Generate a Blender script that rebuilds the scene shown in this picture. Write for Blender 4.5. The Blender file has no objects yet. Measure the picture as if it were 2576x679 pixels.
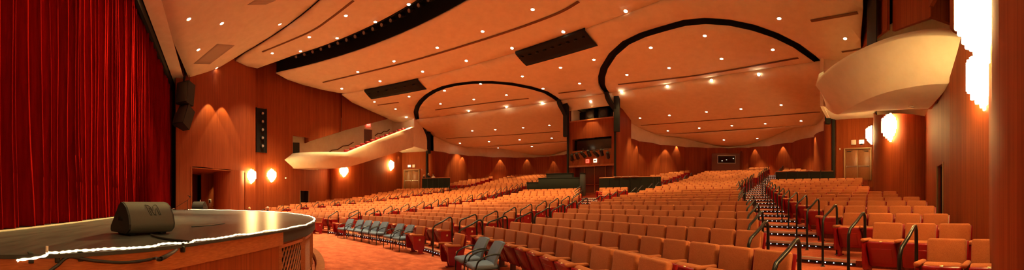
import bpy, bmesh, math, random
from math import sin, cos, tan, atan2, hypot, radians, pi, sqrt
from mathutils import Vector, Matrix
from mathutils.geometry import delaunay_2d_cdt
from mathutils.bvhtree import BVHTree

random.seed(7)
SC = bpy.context.scene
COL = SC.collection

# ------------------------------------------------------------------ camera
F, XC, YH = 820.0, 1288.0, 511.0            # cylinder radius in pixels of the 2576 x 679 frame, horizon row
CAM = Vector((11.2, 0.0, 1.62)); HEAD = radians(38.5)
cd = bpy.data.cameras.new('camera'); cam = bpy.data.objects.new('camera', cd); COL.objects.link(cam)
cam.location = CAM; cam.rotation_euler = (pi/2, 0, HEAD)
cd.type = 'PANO'; cd.panorama_type = 'CENTRAL_CYLINDRICAL'
cd.central_cylindrical_range_u_min = -XC/F; cd.central_cylindrical_range_u_max = (2576-XC)/F
cd.central_cylindrical_range_v_min = (YH-679)/F; cd.central_cylindrical_range_v_max = YH/F
cd.central_cylindrical_radius = 1.0; cd.clip_start = 0.05; cd.clip_end = 300
SC.camera = cam

def phi(px): return (px-XC)/F - HEAD
def ray(px, py):
    a = phi(px); return Vector((sin(a), cos(a), (YH-py)/F))
def at_d(px, py, d): return CAM + ray(px, py)*d
def at_z(px, py, z):
    r = ray(px, py); return CAM + r*((z-CAM.z)/r.z)
def proj(p):
    x, y, z = p[0]-CAM.x, p[1]-CAM.y, p[2]-CAM.z
    a = atan2(x, y)+HEAD
    if a < -pi: a += 2*pi
    if a > pi: a -= 2*pi
    return XC+F*a, YH-F*z/max(1e-6, hypot(x, y)), hypot(x, y)

# ------------------------------------------------------------------ materials
def srgb(r, g, b):
    f = lambda c: (c/255/12.92 if c/255 <= .04045 else ((c/255+.055)/1.055)**2.4)
    return (f(r), f(g), f(b), 1)
MATS = {}
def mat(name, col, rough=.6, metal=0., spec=.5, sheen=0., emit=None, estr=0., tex=None, bump=0.):
    m = bpy.data.materials.new(name); m.use_nodes = True; nt = m.node_tree
    b = nt.nodes['Principled BSDF']
    b.inputs['Base Color'].default_value = col if len(col) == 4 else (*col, 1)
    b.inputs['Roughness'].default_value = rough; b.inputs['Metallic'].default_value = metal
    b.inputs['Specular IOR Level'].default_value = spec
    if sheen: b.inputs['Sheen Weight'].default_value = sheen
    if emit:
        b.inputs['Emission Color'].default_value = (*emit, 1); b.inputs['Emission Strength'].default_value = estr
    if tex: tex(nt, b)
    MATS[name] = m
    return m
def N(nt, t, **kw):
    n = nt.nodes.new(t)
    for k, v in kw.items():
        if hasattr(n, k): setattr(n, k, v)
        else: n.inputs[k.replace('_', ' ')].default_value = v
    return n
def ramp(nt, fac, stops):
    r = nt.nodes.new('ShaderNodeValToRGB'); e = r.color_ramp.elements
    e[0].position, e[0].color = stops[0]; e[1].position, e[1].color = stops[-1]
    for p, c in stops[1:-1]:
        k = e.new(p); k.color = c
    nt.links.new(fac, r.inputs[0]); return r.outputs[0]
def add_bump(nt, b, h, s, d=.02):
    n = N(nt, 'ShaderNodeBump', Strength=s, Distance=d); nt.links.new(h, n.inputs['Height']); nt.links.new(n.outputs[0], b.inputs['Normal'])

def wood_tex(c1, c2, c3, plank=.30, gs=1.0):
    def t(nt, b):
        uv = N(nt, 'ShaderNodeUVMap')
        mp = N(nt, 'ShaderNodeMapping'); mp.inputs['Scale'].default_value = (34*gs, .55*gs, 1); nt.links.new(uv.outputs[0], mp.inputs[0])
        n1 = N(nt, 'ShaderNodeTexNoise', Scale=1., Detail=6., Roughness=.62); nt.links.new(mp.outputs[0], n1.inputs['Vector'])
        # per-plank tone
        sep = N(nt, 'ShaderNodeSeparateXYZ'); nt.links.new(uv.outputs[0], sep.inputs[0])
        dv = N(nt, 'ShaderNodeMath', operation='DIVIDE'); nt.links.new(sep.outputs[0], dv.inputs[0]); dv.inputs[1].default_value = plank
        fl = N(nt, 'ShaderNodeMath', operation='FLOOR'); nt.links.new(dv.outputs[0], fl.inputs[0])
        wn = N(nt, 'ShaderNodeTexWhiteNoise', noise_dimensions='1D'); nt.links.new(fl.outputs[0], wn.inputs['W'])
        mx = N(nt, 'ShaderNodeMath', operation='MULTIPLY_ADD'); nt.links.new(wn.outputs[0], mx.inputs[0]); mx.inputs[1].default_value = .14; nt.links.new(n1.outputs[0], mx.inputs[2])
        sb = N(nt, 'ShaderNodeMath', operation='SUBTRACT'); nt.links.new(mx.outputs[0], sb.inputs[0]); sb.inputs[1].default_value = .07
        col = ramp(nt, sb.outputs[0], [(.25, c1), (.5, c2), (.78, c3)])
        # dark joint between planks
        fr = N(nt, 'ShaderNodeMath', operation='FRACT'); nt.links.new(dv.outputs[0], fr.inputs[0])
        gt = N(nt, 'ShaderNodeMath', operation='GREATER_THAN'); nt.links.new(fr.outputs[0], gt.inputs[0]); gt.inputs[1].default_value = .035
        mixc = N(nt, 'ShaderNodeMix', data_type='RGBA'); nt.links.new(gt.outputs[0], mixc.inputs[0]); mixc.inputs[6].default_value = tuple(v*.72 for v in c1[:3])+(1,)
        nt.links.new(col, mixc.inputs[7]); nt.links.new(mixc.outputs[2], b.inputs['Base Color'])
        add_bump(nt, b, gt.outputs[0], .15, .004)
    return t
def noise_tex(c1, c2, scale, bump=.2, dist=.01, detail=4., coord='Object', stretch=(1, 1, 1)):
    def t(nt, b):
        tc = N(nt, 'ShaderNodeTexCoord'); mp = N(nt, 'ShaderNodeMapping'); mp.inputs['Scale'].default_value = stretch
        nt.links.new(tc.outputs[coord], mp.inputs[0])
        n = N(nt, 'ShaderNodeTexNoise', Scale=scale, Detail=detail, Roughness=.6); nt.links.new(mp.outputs[0], n.inputs['Vector'])
        nt.links.new(ramp(nt, n.outputs[0], [(.3, c1), (.7, c2)]), b.inputs['Base Color'])
        if bump: add_bump(nt, b, n.outputs[0], bump, dist)
    return t
def carpet_tex(nt, b):
    tc = N(nt, 'ShaderNodeTexCoord')
    n1 = N(nt, 'ShaderNodeTexNoise', Scale=2.3, Detail=6., Roughness=.72); nt.links.new(tc.outputs['Object'], n1.inputs['Vector'])
    n2 = N(nt, 'ShaderNodeTexNoise', Scale=90., Detail=2.); nt.links.new(tc.outputs['Object'], n2.inputs['Vector'])
    a = N(nt, 'ShaderNodeMath', operation='MULTIPLY_ADD'); nt.links.new(n2.outputs[0], a.inputs[0]); a.inputs[1].default_value = .45; nt.links.new(n1.outputs[0], a.inputs[2])
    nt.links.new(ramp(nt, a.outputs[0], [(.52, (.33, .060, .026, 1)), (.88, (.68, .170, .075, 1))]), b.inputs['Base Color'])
    add_bump(nt, b, n2.outputs[0], .4, .01)
W1, W2, W3 = (.175, .029, .0055, 1), (.265, .050, .0100, 1), (.345, .076, .0165, 1)
mat('wood', W2, .66, spec=.2, tex=wood_tex(W1, W2, W3))
mat('wood_fine', W2, .58, spec=.28, tex=wood_tex((.18, .029, .0055, 1), (.29, .055, .0110, 1), (.38, .084, .019, 1), .055, .8))
mat('wood_trim', (.36, .095, .026), .35, tex=noise_tex((.27, .062, .016, 1), (.45, .13, .037, 1), 9, .1, .002, stretch=(1, 1, 9)))
mat('plaster', (.76, .66, .50), .85, spec=.2, tex=noise_tex((.72, .62, .46, 1), (.80, .70, .54, 1), 2.2, .12, .004))
mat('plaster_pale', (.80, .71, .55), .8, spec=.2, tex=noise_tex((.76, .66, .50, 1), (.84, .76, .61, 1), 2.0, .1, .004))
mat('grille', (.42, .33, .25), .8)
mat('slot', (.16, .07, .03), .9)
mat('black', (.010, .009, .008), .7, spec=.25)
mat('black_metal', (.010, .009, .008), .3, spec=.4)
mat('black_cloth', (.014, .012, .011), .95, spec=.1)
mat('carpet', (.4, .08, .04), .95, spec=.1, tex=carpet_tex)
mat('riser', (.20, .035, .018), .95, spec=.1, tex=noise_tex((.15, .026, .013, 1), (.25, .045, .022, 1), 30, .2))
mat('concrete', (.36, .29, .21), .8, tex=noise_tex((.30, .24, .17, 1), (.42, .34, .25, 1), 8, .1))
def fabric_tex(c1, c2):
    def t(nt, b):
        tc = N(nt, 'ShaderNodeTexCoord')
        n = N(nt, 'ShaderNodeTexNoise', Scale=150., Detail=2.); nt.links.new(tc.outputs['Object'], n.inputs['Vector'])
        oi = N(nt, 'ShaderNodeObjectInfo')
        n2 = N(nt, 'ShaderNodeTexNoise', Scale=6., Detail=3.); nt.links.new(tc.outputs['Object'], n2.inputs['Vector'])
        a = N(nt, 'ShaderNodeMath', operation='MULTIPLY_ADD'); nt.links.new(n2.outputs[0], a.inputs[0]); a.inputs[1].default_value = .35; nt.links.new(n.outputs[0], a.inputs[2])
        nt.links.new(ramp(nt, a.outputs[0], [(.45, c1), (.9, c2)]), b.inputs['Base Color'])
        add_bump(nt, b, n.outputs[0], .35, .003)
    return t
mat('seat_fabric', (.42, .17, .075), .9, spec=.12, sheen=.08, tex=fabric_tex((.345, .095, .032, 1), (.51, .158, .057, 1)))
mat('seat_red', (.27, .006, .008), .27, spec=.5)
mat('seat_metal', (.11, .018, .014), .45)
mat('blue_fabric', (.20, .23, .29), .9, spec=.12, tex=fabric_tex((.125, .170, .245, 1), (.20, .26, .355, 1)))
mat('brass', (.80, .62, .34), .35, metal=.6)
mat('steel', (.55, .52, .48), .3, metal=.9)
mat('nosing', (.62, .52, .42), .35, metal=.5)
mat('led', (1, 1, 1), emit=(.92, .96, 1), estr=2.5)
mat('stage_deck', (.06, .05, .04), .32, spec=.6, tex=noise_tex((.036, .036, .034, 1), (.082, .082, .076, 1), 2.0, .05, .003, 5., stretch=(.6, 5, 1)))
mat('deck_edge', (.030, .025, .020), .7)
mat('rope_glow', (1, .9, .7), emit=(1, .74, .40), estr=2.0)
mat('velvet', (.33, .008, .010), 1., spec=.0, tex=noise_tex((.15, .0022, .0015, 1), (.24, .0048, .0035, 1), 5, .1, .004, stretch=(3, 3, .25)))
mat('lamp_glow', (1, .9, .7), emit=(1, .80, .50), estr=30.)
mat('sconce_glow', (1, .9, .7), emit=(1, .70, .27), estr=30.)
mat('ring', (.70, .58, .42), .5)
mat('speaker_shell', (.040, .034, .028), .55, spec=.4, tex=noise_tex((.062, .054, .044, 1), (.085, .074, .060, 1), 220, .35, .002))
mat('speaker_groove', (.008, .007, .006), .7)
mat('speaker_grille', (.012, .011, .010), .5)
mat('cable', (.015, .013, .012), .5)
mat('tape', (.020, .018, .015), .8)
mat('glass_dark', (.012, .010, .008), .08, spec=.7)
mat('lens', (.35, .30, .28), .12, spec=.8)
mat('door_wood', (.42, .19, .075), .42, tex=noise_tex((.20, .072, .024, 1), (.28, .112, .040, 1), 6, .05, stretch=(6, 6, .6)))
mat('door_frame', (.40, .27, .15), .4, metal=.3)
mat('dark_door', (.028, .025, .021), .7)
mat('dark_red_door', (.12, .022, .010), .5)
mat('sign_white', (.85, .80, .70), .5)
mat('sign_lit', (.9, .85, .75), emit=(1, .82, .58), estr=1.2)
mat('sign_red', (.8, .03, .02), .5, emit=(1, .08, .04), estr=2.0)
mat('paper', (.8, .75, .66), .8)
mat('skin', (.55, .30, .20), .6)
mat('hair_grey', (.42, .38, .33), .8)
mat('hair_fair', (.62, .42, .18), .8)
mat('hair_dark', (.03, .02, .015), .7)
mat('cloth_black', (.014, .014, .016), .9)
mat('cloth_white', (.75, .72, .66), .9)
mat('cloth_grey', (.05, .05, .055), .9)
mat('dark_panel', (.011, .013, .010), .7, spec=.2)

# ------------------------------------------------------------------ mesh helpers
class MB:
    def __init__(s): s.v = []; s.f = []; s.m = []; s.uv = []; s.sm = []
    def add(s, vs, fs, m=0, smooth=False, uvs=None):
        b = len(s.v); s.v += [tuple(v) for v in vs]
        for i, f in enumerate(fs):
            s.f.append(tuple(b+k for k in f)); s.m.append(m); s.sm.append(smooth); s.uv.append(uvs[i] if uvs else None)
        return s
    def box(s, c, sz, m=0, M=None):
        x, y, z = sz[0]/2, sz[1]/2, sz[2]/2
        vs = [Vector((sx*x+c[0], sy*y+c[1], sz_*z+c[2])) for sx in (-1, 1) for sy in (-1, 1) for sz_ in (-1, 1)]
        if M: vs = [M @ v for v in vs]
        return s.add(vs, [(0, 1, 3, 2), (4, 6, 7, 5), (0, 4, 5, 1), (2, 3, 7, 6), (0, 2, 6, 4), (1, 5, 7, 3)], m)
    def rbox(s, c, sz, r=.02, seg=2, m=0, M=None, smooth=True):
        vs, fs = rounded(sz, r, seg)
        vs = [v+Vector(c) for v in vs]
        if M: vs = [M @ v for v in vs]
        return s.add(vs, fs, m, smooth)
    def tube(s, pts, r, n=8, m=0, caps=True, smooth=True):
        pts = [Vector(p) for p in pts]; rings = []
        up = None
        for i, p in enumerate(pts):
            t = (pts[min(i+1, len(pts)-1)]-pts[max(i-1, 0)]).normalized()
            if up is None: up = t.orthogonal().normalized()
            up = (up-t*up.dot(t)).normalized(); w = t.cross(up)
            rr = r[i] if isinstance(r, (list, tuple)) else r
            rings.append([p+(up*cos(2*pi*k/n)+w*sin(2*pi*k/n))*rr for k in range(n)])
        vs = [v for q in rings for v in q]
        fs = [(i*n+k, i*n+(k+1) % n, (i+1)*n+(k+1) % n, (i+1)*n+k) for i in range(len(pts)-1) for k in range(n)]
        s.add(vs, fs, m, smooth)
        if caps: s.add(rings[0], [tuple(range(n))[::-1]], m); s.add(rings[-1], [tuple(range(n))], m)
        return s
    def lathe(s, prof, n=16, m=0, M=None, smooth=True):
        vs = [Vector((r*cos(2*pi*k/n), r*sin(2*pi*k/n), z)) for r, z in prof for k in range(n)]
        if M: vs = [M @ v for v in vs]
        fs = [(i*n+k, i*n+(k+1) % n, (i+1)*n+(k+1) % n, (i+1)*n+k) for i in range(len(prof)-1) for k in range(n)]
        return s.add(vs, fs, m, smooth)
    def prism(s, poly, x0, x1, m=0, M=None, smooth=False):
        """polygon in (y,z) pulled along x"""
        n = len(poly); vs = [Vector((x0, y, z)) for y, z in poly]+[Vector((x1, y, z)) for y, z in poly]
        if M: vs = [M @ v for v in vs]
        s.add(vs, [(k, (k+1) % n, n+(k+1) % n, n+k) for k in range(n)], m, smooth)
        b = vs[:n]; e = vs[n:]
        s.add(b, [tuple(range(n))[::-1]], m); s.add(e, [tuple(range(n))], m); return s
    def grid(s, rows, m=0, smooth=True, uvs=None):
        """rows: list of equal-length point lists"""
        n = len(rows[0]); vs = [p for r in rows for p in r]; fs = []; fu = []
        for i in range(len(rows)-1):
            for k in range(n-1):
                fs.append((i*n+k, i*n+k+1, (i+1)*n+k+1, (i+1)*n+k))
                if uvs: fu.append((uvs[i][k], uvs[i][k+1], uvs[i+1][k+1], uvs[i+1][k]))
        return s.add(vs, fs, m, smooth, fu if uvs else None)
    def wall(s, pts, z0, z1, m=0, th=0., u0=0., smooth=False):
        """vertical wall along plan polyline; z0, z1 numbers or lists. th>0 gives it a back face th to the left of the path"""
        L = [0.]
        for a, b in zip(pts, pts[1:]): L.append(L[-1]+hypot(b[0]-a[0], b[1]-a[1]))
        Z0 = z0 if isinstance(z0, list) else [z0]*len(pts); Z1 = z1 if isinstance(z1, list) else [z1]*len(pts)
        lo = [Vector((p[0], p[1], z)) for p, z in zip(pts, Z0)]; hi = [Vector((p[0], p[1], z)) for p, z in zip(pts, Z1)]
        uv = [[(u0+l, z) for l, z in zip(L, Z0)], [(u0+l, z) for l, z in zip(L, Z1)]]
        s.grid([lo, hi], m, smooth, uv)
        if th:
            off = []
            for i in range(len(pts)):
                a = Vector(pts[max(i-1, 0)]); b = Vector(pts[min(i+1, len(pts)-1)]); t = (b-a).normalized(); off.append(Vector((-t.y, t.x, 0))*th)
            lo2 = [p+o for p, o in zip(lo, off)]; hi2 = [p+o for p, o in zip(hi, off)]
            s.grid([hi2, lo2], m, smooth, [uv[1], uv[0]]); s.grid([hi, hi2], m, smooth, [uv[1], uv[1]]); s.grid([lo2, lo], m, smooth, [uv[0], uv[0]])
            s.add([lo[0], hi[0], hi2[0], lo2[0]], [(0, 1, 2, 3)], m, False, [((0, 0), (0, 9), (.1, 9), (.1, 0))])
            s.add([lo[-1], hi[-1], hi2[-1], lo2[-1]], [(3, 2, 1, 0)], m, False, [((0, 0), (0, 9), (.1, 9), (.1, 0))])
        return s
    def mesh(s, name, mats):
        me = bpy.data.meshes.new(name); me.from_pydata(s.v, [], s.f)
        for x in (mats if isinstance(mats, (list, tuple)) else [mats]): me.materials.append(MATS[x] if isinstance(x, str) else x)
        me.polygons.foreach_set('material_index', s.m); me.polygons.foreach_set('use_smooth', s.sm)
        if any(u is not None for u in s.uv):
            ul = me.uv_layers.new(name='UVMap'); buf = []
            for f, u in zip(s.f, s.uv):
                for k in range(len(f)): buf += list(u[k]) if u else [0, 0]
            ul.data.foreach_set('uv', buf)
        me.update(); return me
    def build(s, name, mats, parent=None):
        return link(name, s.mesh(name, mats), parent)
RC = {}
def rounded(sz, r, seg):
    k = (round(sz[0], 4), round(sz[1], 4), round(sz[2], 4), r, seg)
    if k not in RC:
        bm = bmesh.new(); bmesh.ops.create_cube(bm, size=1)
        for v in bm.verts: v.co = Vector((v.co.x*sz[0], v.co.y*sz[1], v.co.z*sz[2]))
        bmesh.ops.bevel(bm, geom=bm.edges[:], offset=min(r, min(sz)*.49), segments=seg, profile=.5, affect='EDGES')
        bm.verts.index_update(); RC[k] = ([v.co.copy() for v in bm.verts], [tuple(v.index for v in f.verts) for f in bm.faces]); bm.free()
    return RC[k]
def link(name, me, parent=None):
    o = bpy.data.objects.new(name, me); COL.objects.link(o)
    if parent: o.parent = parent
    return o
def empty(name, loc=(0, 0, 0), rz=0.):
    o = bpy.data.objects.new(name, None); COL.objects.link(o); o.empty_display_size = .1
    o.location = loc; o.rotation_euler = (0, 0, rz); return o
def tag(o, label, cat, group=None, kind=None):
    if not 4 <= len(label.split()) <= 16: print('LABEL', len(label.split()), label)
    o['label'] = label; o['category'] = cat
    if group: o['group'] = group
    if kind: o['kind'] = kind
    return o
def struct(o, label=None):
    o['kind'] = 'structure'
    if label: o['label'] = label
    return o
def copy_thing(o, parent=None):
    c = o.copy(); COL.objects.link(c)
    if parent: c.parent = parent
    for ch in list(o.children): copy_thing(ch, c)
    return c
def solid(o, th, off=-1.):
    m = o.modifiers.new('thickness', 'SOLIDIFY'); m.thickness = th; m.offset = off; return o
def lettering(parent, body, size, m, loc):
    cu = bpy.data.curves.new('lettering', 'FONT'); cu.body = body; cu.size = size; cu.align_x = 'CENTER'; cu.align_y = 'CENTER'; cu.extrude = .004
    t = bpy.data.objects.new('lettering_curve', cu); COL.objects.link(t); bpy.context.view_layer.update()
    me = bpy.data.meshes.new_from_object(t.evaluated_get(bpy.context.evaluated_depsgraph_get())); bpy.data.objects.remove(t)
    me.materials.clear(); me.materials.append(MATS[m]); o = link('lettering', me, parent); o.location = loc; o.rotation_euler = (pi/2, 0, 0); return o
def Rz(a, loc=(0, 0, 0)): return Matrix.Translation(loc) @ Matrix.Rotation(a, 4, 'Z')
ORD = ['zeroth', 'first', 'second', 'third', 'fourth', 'fifth', 'sixth', 'seventh', 'eighth', 'ninth', 'tenth', 'eleventh', 'twelfth', 'thirteenth', 'fourteenth',
       'fifteenth', 'sixteenth', 'seventeenth', 'eighteenth', 'nineteenth', 'twentieth', 'twenty-first', 'twenty-second', 'twenty-third', 'twenty-fourth', 'twenty-fifth',
       'twenty-sixth', 'twenty-seventh', 'twenty-eighth', 'twenty-ninth', 'thirtieth']
def inpoly(x, y, P):
    r = False; n = len(P); j = n-1
    for i in range(n):
        if (P[i][1] > y) != (P[j][1] > y) and x < (P[j][0]-P[i][0])*(y-P[i][1])/(P[j][1]-P[i][1])+P[i][0]: r = not r
        j = i
    return r
def mir(P): return [(-p[0],)+tuple(p[1:]) for p in P]
def smooth_path(P, n=6):
    """Catmull-Rom through points of any dimension"""
    P = [Vector(p) for p in P]; out = []
    for i in range(len(P)-1):
        a, b, c, d = P[max(i-1, 0)], P[i], P[i+1], P[min(i+2, len(P)-1)]
        for k in range(n):
            t = k/n; out.append(.5*((2*b)+(c-a)*t+(2*a-5*b+4*c-d)*t*t+(3*b-a-3*c+d)*t**3))
    out.append(P[-1]); return out
CEIL = []          # (verts, faces) of every ceiling sheet, for seating the downlights on them
def sheet(name, outline, holes, zfun, sp=.8, th=.12, m='plaster', up=True):
    """a horizontal-ish sheet over a plan outline with holes, z from zfun, facing down"""
    vs = []; es = []
    for L in [outline]+holes:
        b = len(vs); n = len(L); vs += [Vector(p[:2]) for p in L]; es += [(b+k, b+(k+1) % n) for k in range(n)]
    xs = [p[0] for p in outline]; ys = [p[1] for p in outline]
    x = min(xs)
    def clear(x, y):
        if not inpoly(x, y, outline) or any(inpoly(x, y, h) for h in holes): return False
        return True
    while x < max(xs):
        y = min(ys)
        while y < max(ys):
            if clear(x, y): vs.append(Vector((x, y)))
            y += sp
        x += sp
    r = delaunay_2d_cdt(vs, es, [], 0, 1e-4)
    V = [Vector((p.x, p.y, zfun(p.x, p.y))) for p in r[0]]; Fs = []
    for f in r[2]:
        cx = sum(r[0][k].x for k in f)/len(f); cy = sum(r[0][k].y for k in f)/len(f)
        if inpoly(cx, cy, outline) and not any(inpoly(cx, cy, h) for h in holes):
            a, b, c = (r[0][k] for k in f[:3])
            f = tuple(f) if (b-a).cross(c-a) < 0 else tuple(reversed(f))
            Fs.append(f)
    mb = MB(); mb.add(V, Fs, 0, True); o = mb.build(name, m)
    CEIL.append((V, Fs)); solid(o, th); return o
# ------------------------------------------------------------------ seating geometry
SX, SY = 0.0, -9.06                        # centre of the seating arcs
FLOORZ = [.15, .21, .31, .43, .55, .69, .82, .94, 1.06, 1.19, 1.34, 1.50, 1.67, 1.84, 2.0, 2.16, 2.32, 2.49, 2.67, 2.86, 3.06, 3.27, 3.48, 3.70, 3.92, 4.14, 4.36]
NR = len(FLOORZ)
def RR(k): return 16.27+1.07*(k-1)         # radius of the seat backs of row k (1..NR)
def EDGE(k): return RR(k)-.62              # riser under row k
def floor_z(x, y):
    r = hypot(x-SX, y-SY); z = 0.
    for k in range(1, NR+1):
        if r >= EDGE(k): z = FLOORZ[k-1]
    return z
def polar(R, a): return (SX+R*sin(a), SY+R*cos(a))
WALLA = [(14.95, 2.9), (16.2, 6.3), (18.3, 10.5)]
WALLB = [(18.3, 10.5), (17.75, 10.6), (17.42, 11.2), (17.45, 12.2), (17.9, 13.8), (18.8, 16.2), (19.9, 18.6), (20.9, 20.2)]
BAY = [(1.9, 24.6), (1.5, 26.2), (1.75, 28.4), (2.3, 30.3), (3.9, 32.8), (6.3, 34.6), (8.6, 35.3), (10.9, 35.5), (13.1, 35.2), (15.2, 34.0), (17.3, 31.7), (18.7, 28.6), (18.9, 25.6), (18.45, 22.9)]
def wallx(y):
    P = [(15.0, 2.75), (16.2, 6.3), (17.6, 10), (17.3, 11.2), (17.3, 12.2), (17.8, 13.8), (18.6, 16.2), (19.8, 18.6), (20.6, 20.2), (20.8, 30)]
    if y <= P[0][1]: return P[0][0]-(P[0][1]-y)*.5
    for a, b in zip(P, P[1:]):
        if y <= b[1]: return a[0]+(b[0]-a[0])*(y-a[1])/(b[1]-a[1])
    return 20.8

# ================================================================== THE SETTING
# ---- floor: terraces as rings about the seating centre
mb = MB()
AMAX = radians(74); NA = 90
def ring_pts(R, z):
    out = []
    for i in range(NA+1):
        a = -AMAX+2*AMAX*i/NA; x, y = polar(R, a); lim = 21.3
        if abs(x) > lim: x = lim*(1 if x > 0 else -1)
        out.append(Vector((x, y, z)))
    return out
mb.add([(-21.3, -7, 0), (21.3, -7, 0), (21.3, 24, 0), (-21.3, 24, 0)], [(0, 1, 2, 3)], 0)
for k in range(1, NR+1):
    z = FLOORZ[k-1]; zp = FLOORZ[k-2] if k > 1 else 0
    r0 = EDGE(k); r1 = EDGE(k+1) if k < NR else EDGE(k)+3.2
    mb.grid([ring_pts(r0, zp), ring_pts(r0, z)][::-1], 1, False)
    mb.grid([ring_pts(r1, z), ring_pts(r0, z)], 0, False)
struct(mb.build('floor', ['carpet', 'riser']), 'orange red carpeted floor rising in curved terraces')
# level platforms in front of the double doors
for s in (1, -1):
    mb = MB(); A = [Vector((s*(13.7+i*.75), SY+sqrt(34.3**2-(13.7+i*.75)**2), 3.13)) for i in range(9)]
    B = [Vector((s*(14.4+i*.72), SY+sqrt(37.2**2-(14.4+i*.72)**2), 3.13)) for i in range(9)]
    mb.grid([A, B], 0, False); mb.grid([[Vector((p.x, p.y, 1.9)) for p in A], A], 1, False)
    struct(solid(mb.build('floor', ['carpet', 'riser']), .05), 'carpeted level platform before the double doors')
# ---- ceiling clouds
CY = -7.0
def rc(x, y): return hypot(x, y-CY)
def arc(R, x0, x1, n=28):
    return [(x0+(x1-x0)*i/n, CY+sqrt(max(0, R*R-(x0+(x1-x0)*i/n)**2))) for i in range(n+1)]
def lerp_tab(T, v):
    if v <= T[0][0]: return T[0][1]
    for a, b in zip(T, T[1:]):
        if v <= b[0]: return a[1]+(b[1]-a[1])*(v-a[0])/(b[0]-a[0])
    return T[-1][1]
def yr(x): return 6-.0294*x*x
P1 = [(-10.3, -2.0), (-5, -2.3), (0, -2.3), (5, -2.3), (10.3, -2.0), (11.8, -.1), (12.75, 1.22)]+[(12.75-25.5*i/30, yr(12.75-25.5*i/30)) for i in range(1, 31)]+[(-11.8, -.1)]
struct(sheet('ceiling', P1, [], lambda x, y: 9.75+2.62*max(0, min(1, (y+2.3)/max(.5, yr(x)+2.3)))), 'cream sloping ceiling panel above the stage front')
P2 = [(-12.75+25.5*i/30, yr(-12.75+25.5*i/30)) for i in range(31)]+[(13.45, 2.1), (13.75, 2.95)]+arc(17, 13.4, -13.4, 34)[1:-1]+[(-13.75, 2.95), (-13.45, 2.1)]
struct(sheet('ceiling', P2, [], lambda x, y: 12.18+.1*min(1, (y-yr(x))/3)-.25*max(0, (abs(x)-12)/1.7)), 'cream ceiling panel in front of the black lighting slot')
T3 = [(18.7, 12.1), (21.4, 11.8), (23.0, 11.4), (23.5, 11.25)]
P3 = [(-14.7, 4.56), (-14.2, 5.1)]+arc(18.7, -13.6, 13.6, 34)+[(14.2, 5.1), (14.7, 4.56), (15.5, 5.7), (15.95, 7.1), (15.9, 8.9), (15.6, 10.2)]+arc(23.5, 15.3, -15.3, 36)+[(-15.6, 10.2), (-15.9, 8.9), (-15.95, 7.1), (-15.5, 5.7)]
struct(sheet('ceiling', P3, [], lambda x, y: lerp_tab(T3, rc(x, y))), 'large cream ceiling panel behind the black lighting slot')
ARCH = [(17.0, 19.6), (16.2, 18.75), (15, 17.8), (13.7, 17.1), (12.4, 16.6), (11.1, 16.3), (9.9, 16.2), (8.8, 16.3), (7.7, 16.65), (6.4, 17.3), (5.2, 18.2), (4.1, 19.3), (3.2, 20.6), (2.6, 21.9), (2.2, 23.3), (2.12, 23.95)]
ARCI = [(16.3, 19.4), (15.6, 18.85), (14.7, 18.15), (13.5, 17.5), (12.3, 17.05), (11.1, 16.75), (9.9, 16.65), (8.85, 16.75), (7.85, 17.05), (6.65, 17.65), (5.5, 18.5), (4.45, 19.6), (3.6, 20.85), (3.03, 22.0), (2.65, 23.3), (2.57, 23.9)]
HEADP = ARCH[:9]; HEADI = ARCI[:9]
ARCHS = {1: HEADP+[(6.3, 17.05), (5.1, 17.6), (3.9, 18.6), (2.75, 20.0), (2.05, 21.2), (1.6, 22.3), (1.42, 23.2), (1.4, 23.97)], -1: ARCH[:-2]+[(2.5, 23.0), (2.5, 23.9)]}
ARCIS = {1: HEADI+[(6.5, 17.45), (5.4, 17.95), (4.25, 18.9), (3.15, 20.25), (2.47, 21.4), (2.04, 22.45), (1.87, 23.25), (1.85, 23.95)], -1: ARCI[:-2]+[(2.95, 23.1), (2.95, 23.85)]}
T4 = [(23.5, 11.2), (23.9, 11.12), (24.6, 10.9), (26.6, 10.72), (31, 10.3), (32, 10.25)]
z4 = lambda x, y: lerp_tab(T4, rc(x, y))
P4 = [(-15.6, 10.6)]+arc(23.5, -15.3, 15.3, 36)+[(15.6, 10.6), (16.3, 11.9), (17.2, 14.0), (18.0, 16.2), (18.9, 18.2)]+ARCHS[1]+mir(ARCHS[-1])[::-1]+[(-18.9, 18.2), (-18.0, 16.2), (-17.2, 14.0), (-16.3, 11.9)]
struct(sheet('ceiling', P4, [], z4, m='plaster'), 'cream rear ceiling panel between the two oval bays')
T5 = [(31, 10.28), (31.15, 10.1), (31.7, 9.85), (39.7, 8.6), (45, 7.9)]
z5 = lambda x, y: lerp_tab(T5, rc(x, y))
def z6(x, y):
    t = max(0, min(1, (rc(x, y)-39.7)/3.9)); return 8.5*(1-t)+(7.72+.04*(abs(x)-10.9)**2)*t
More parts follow.
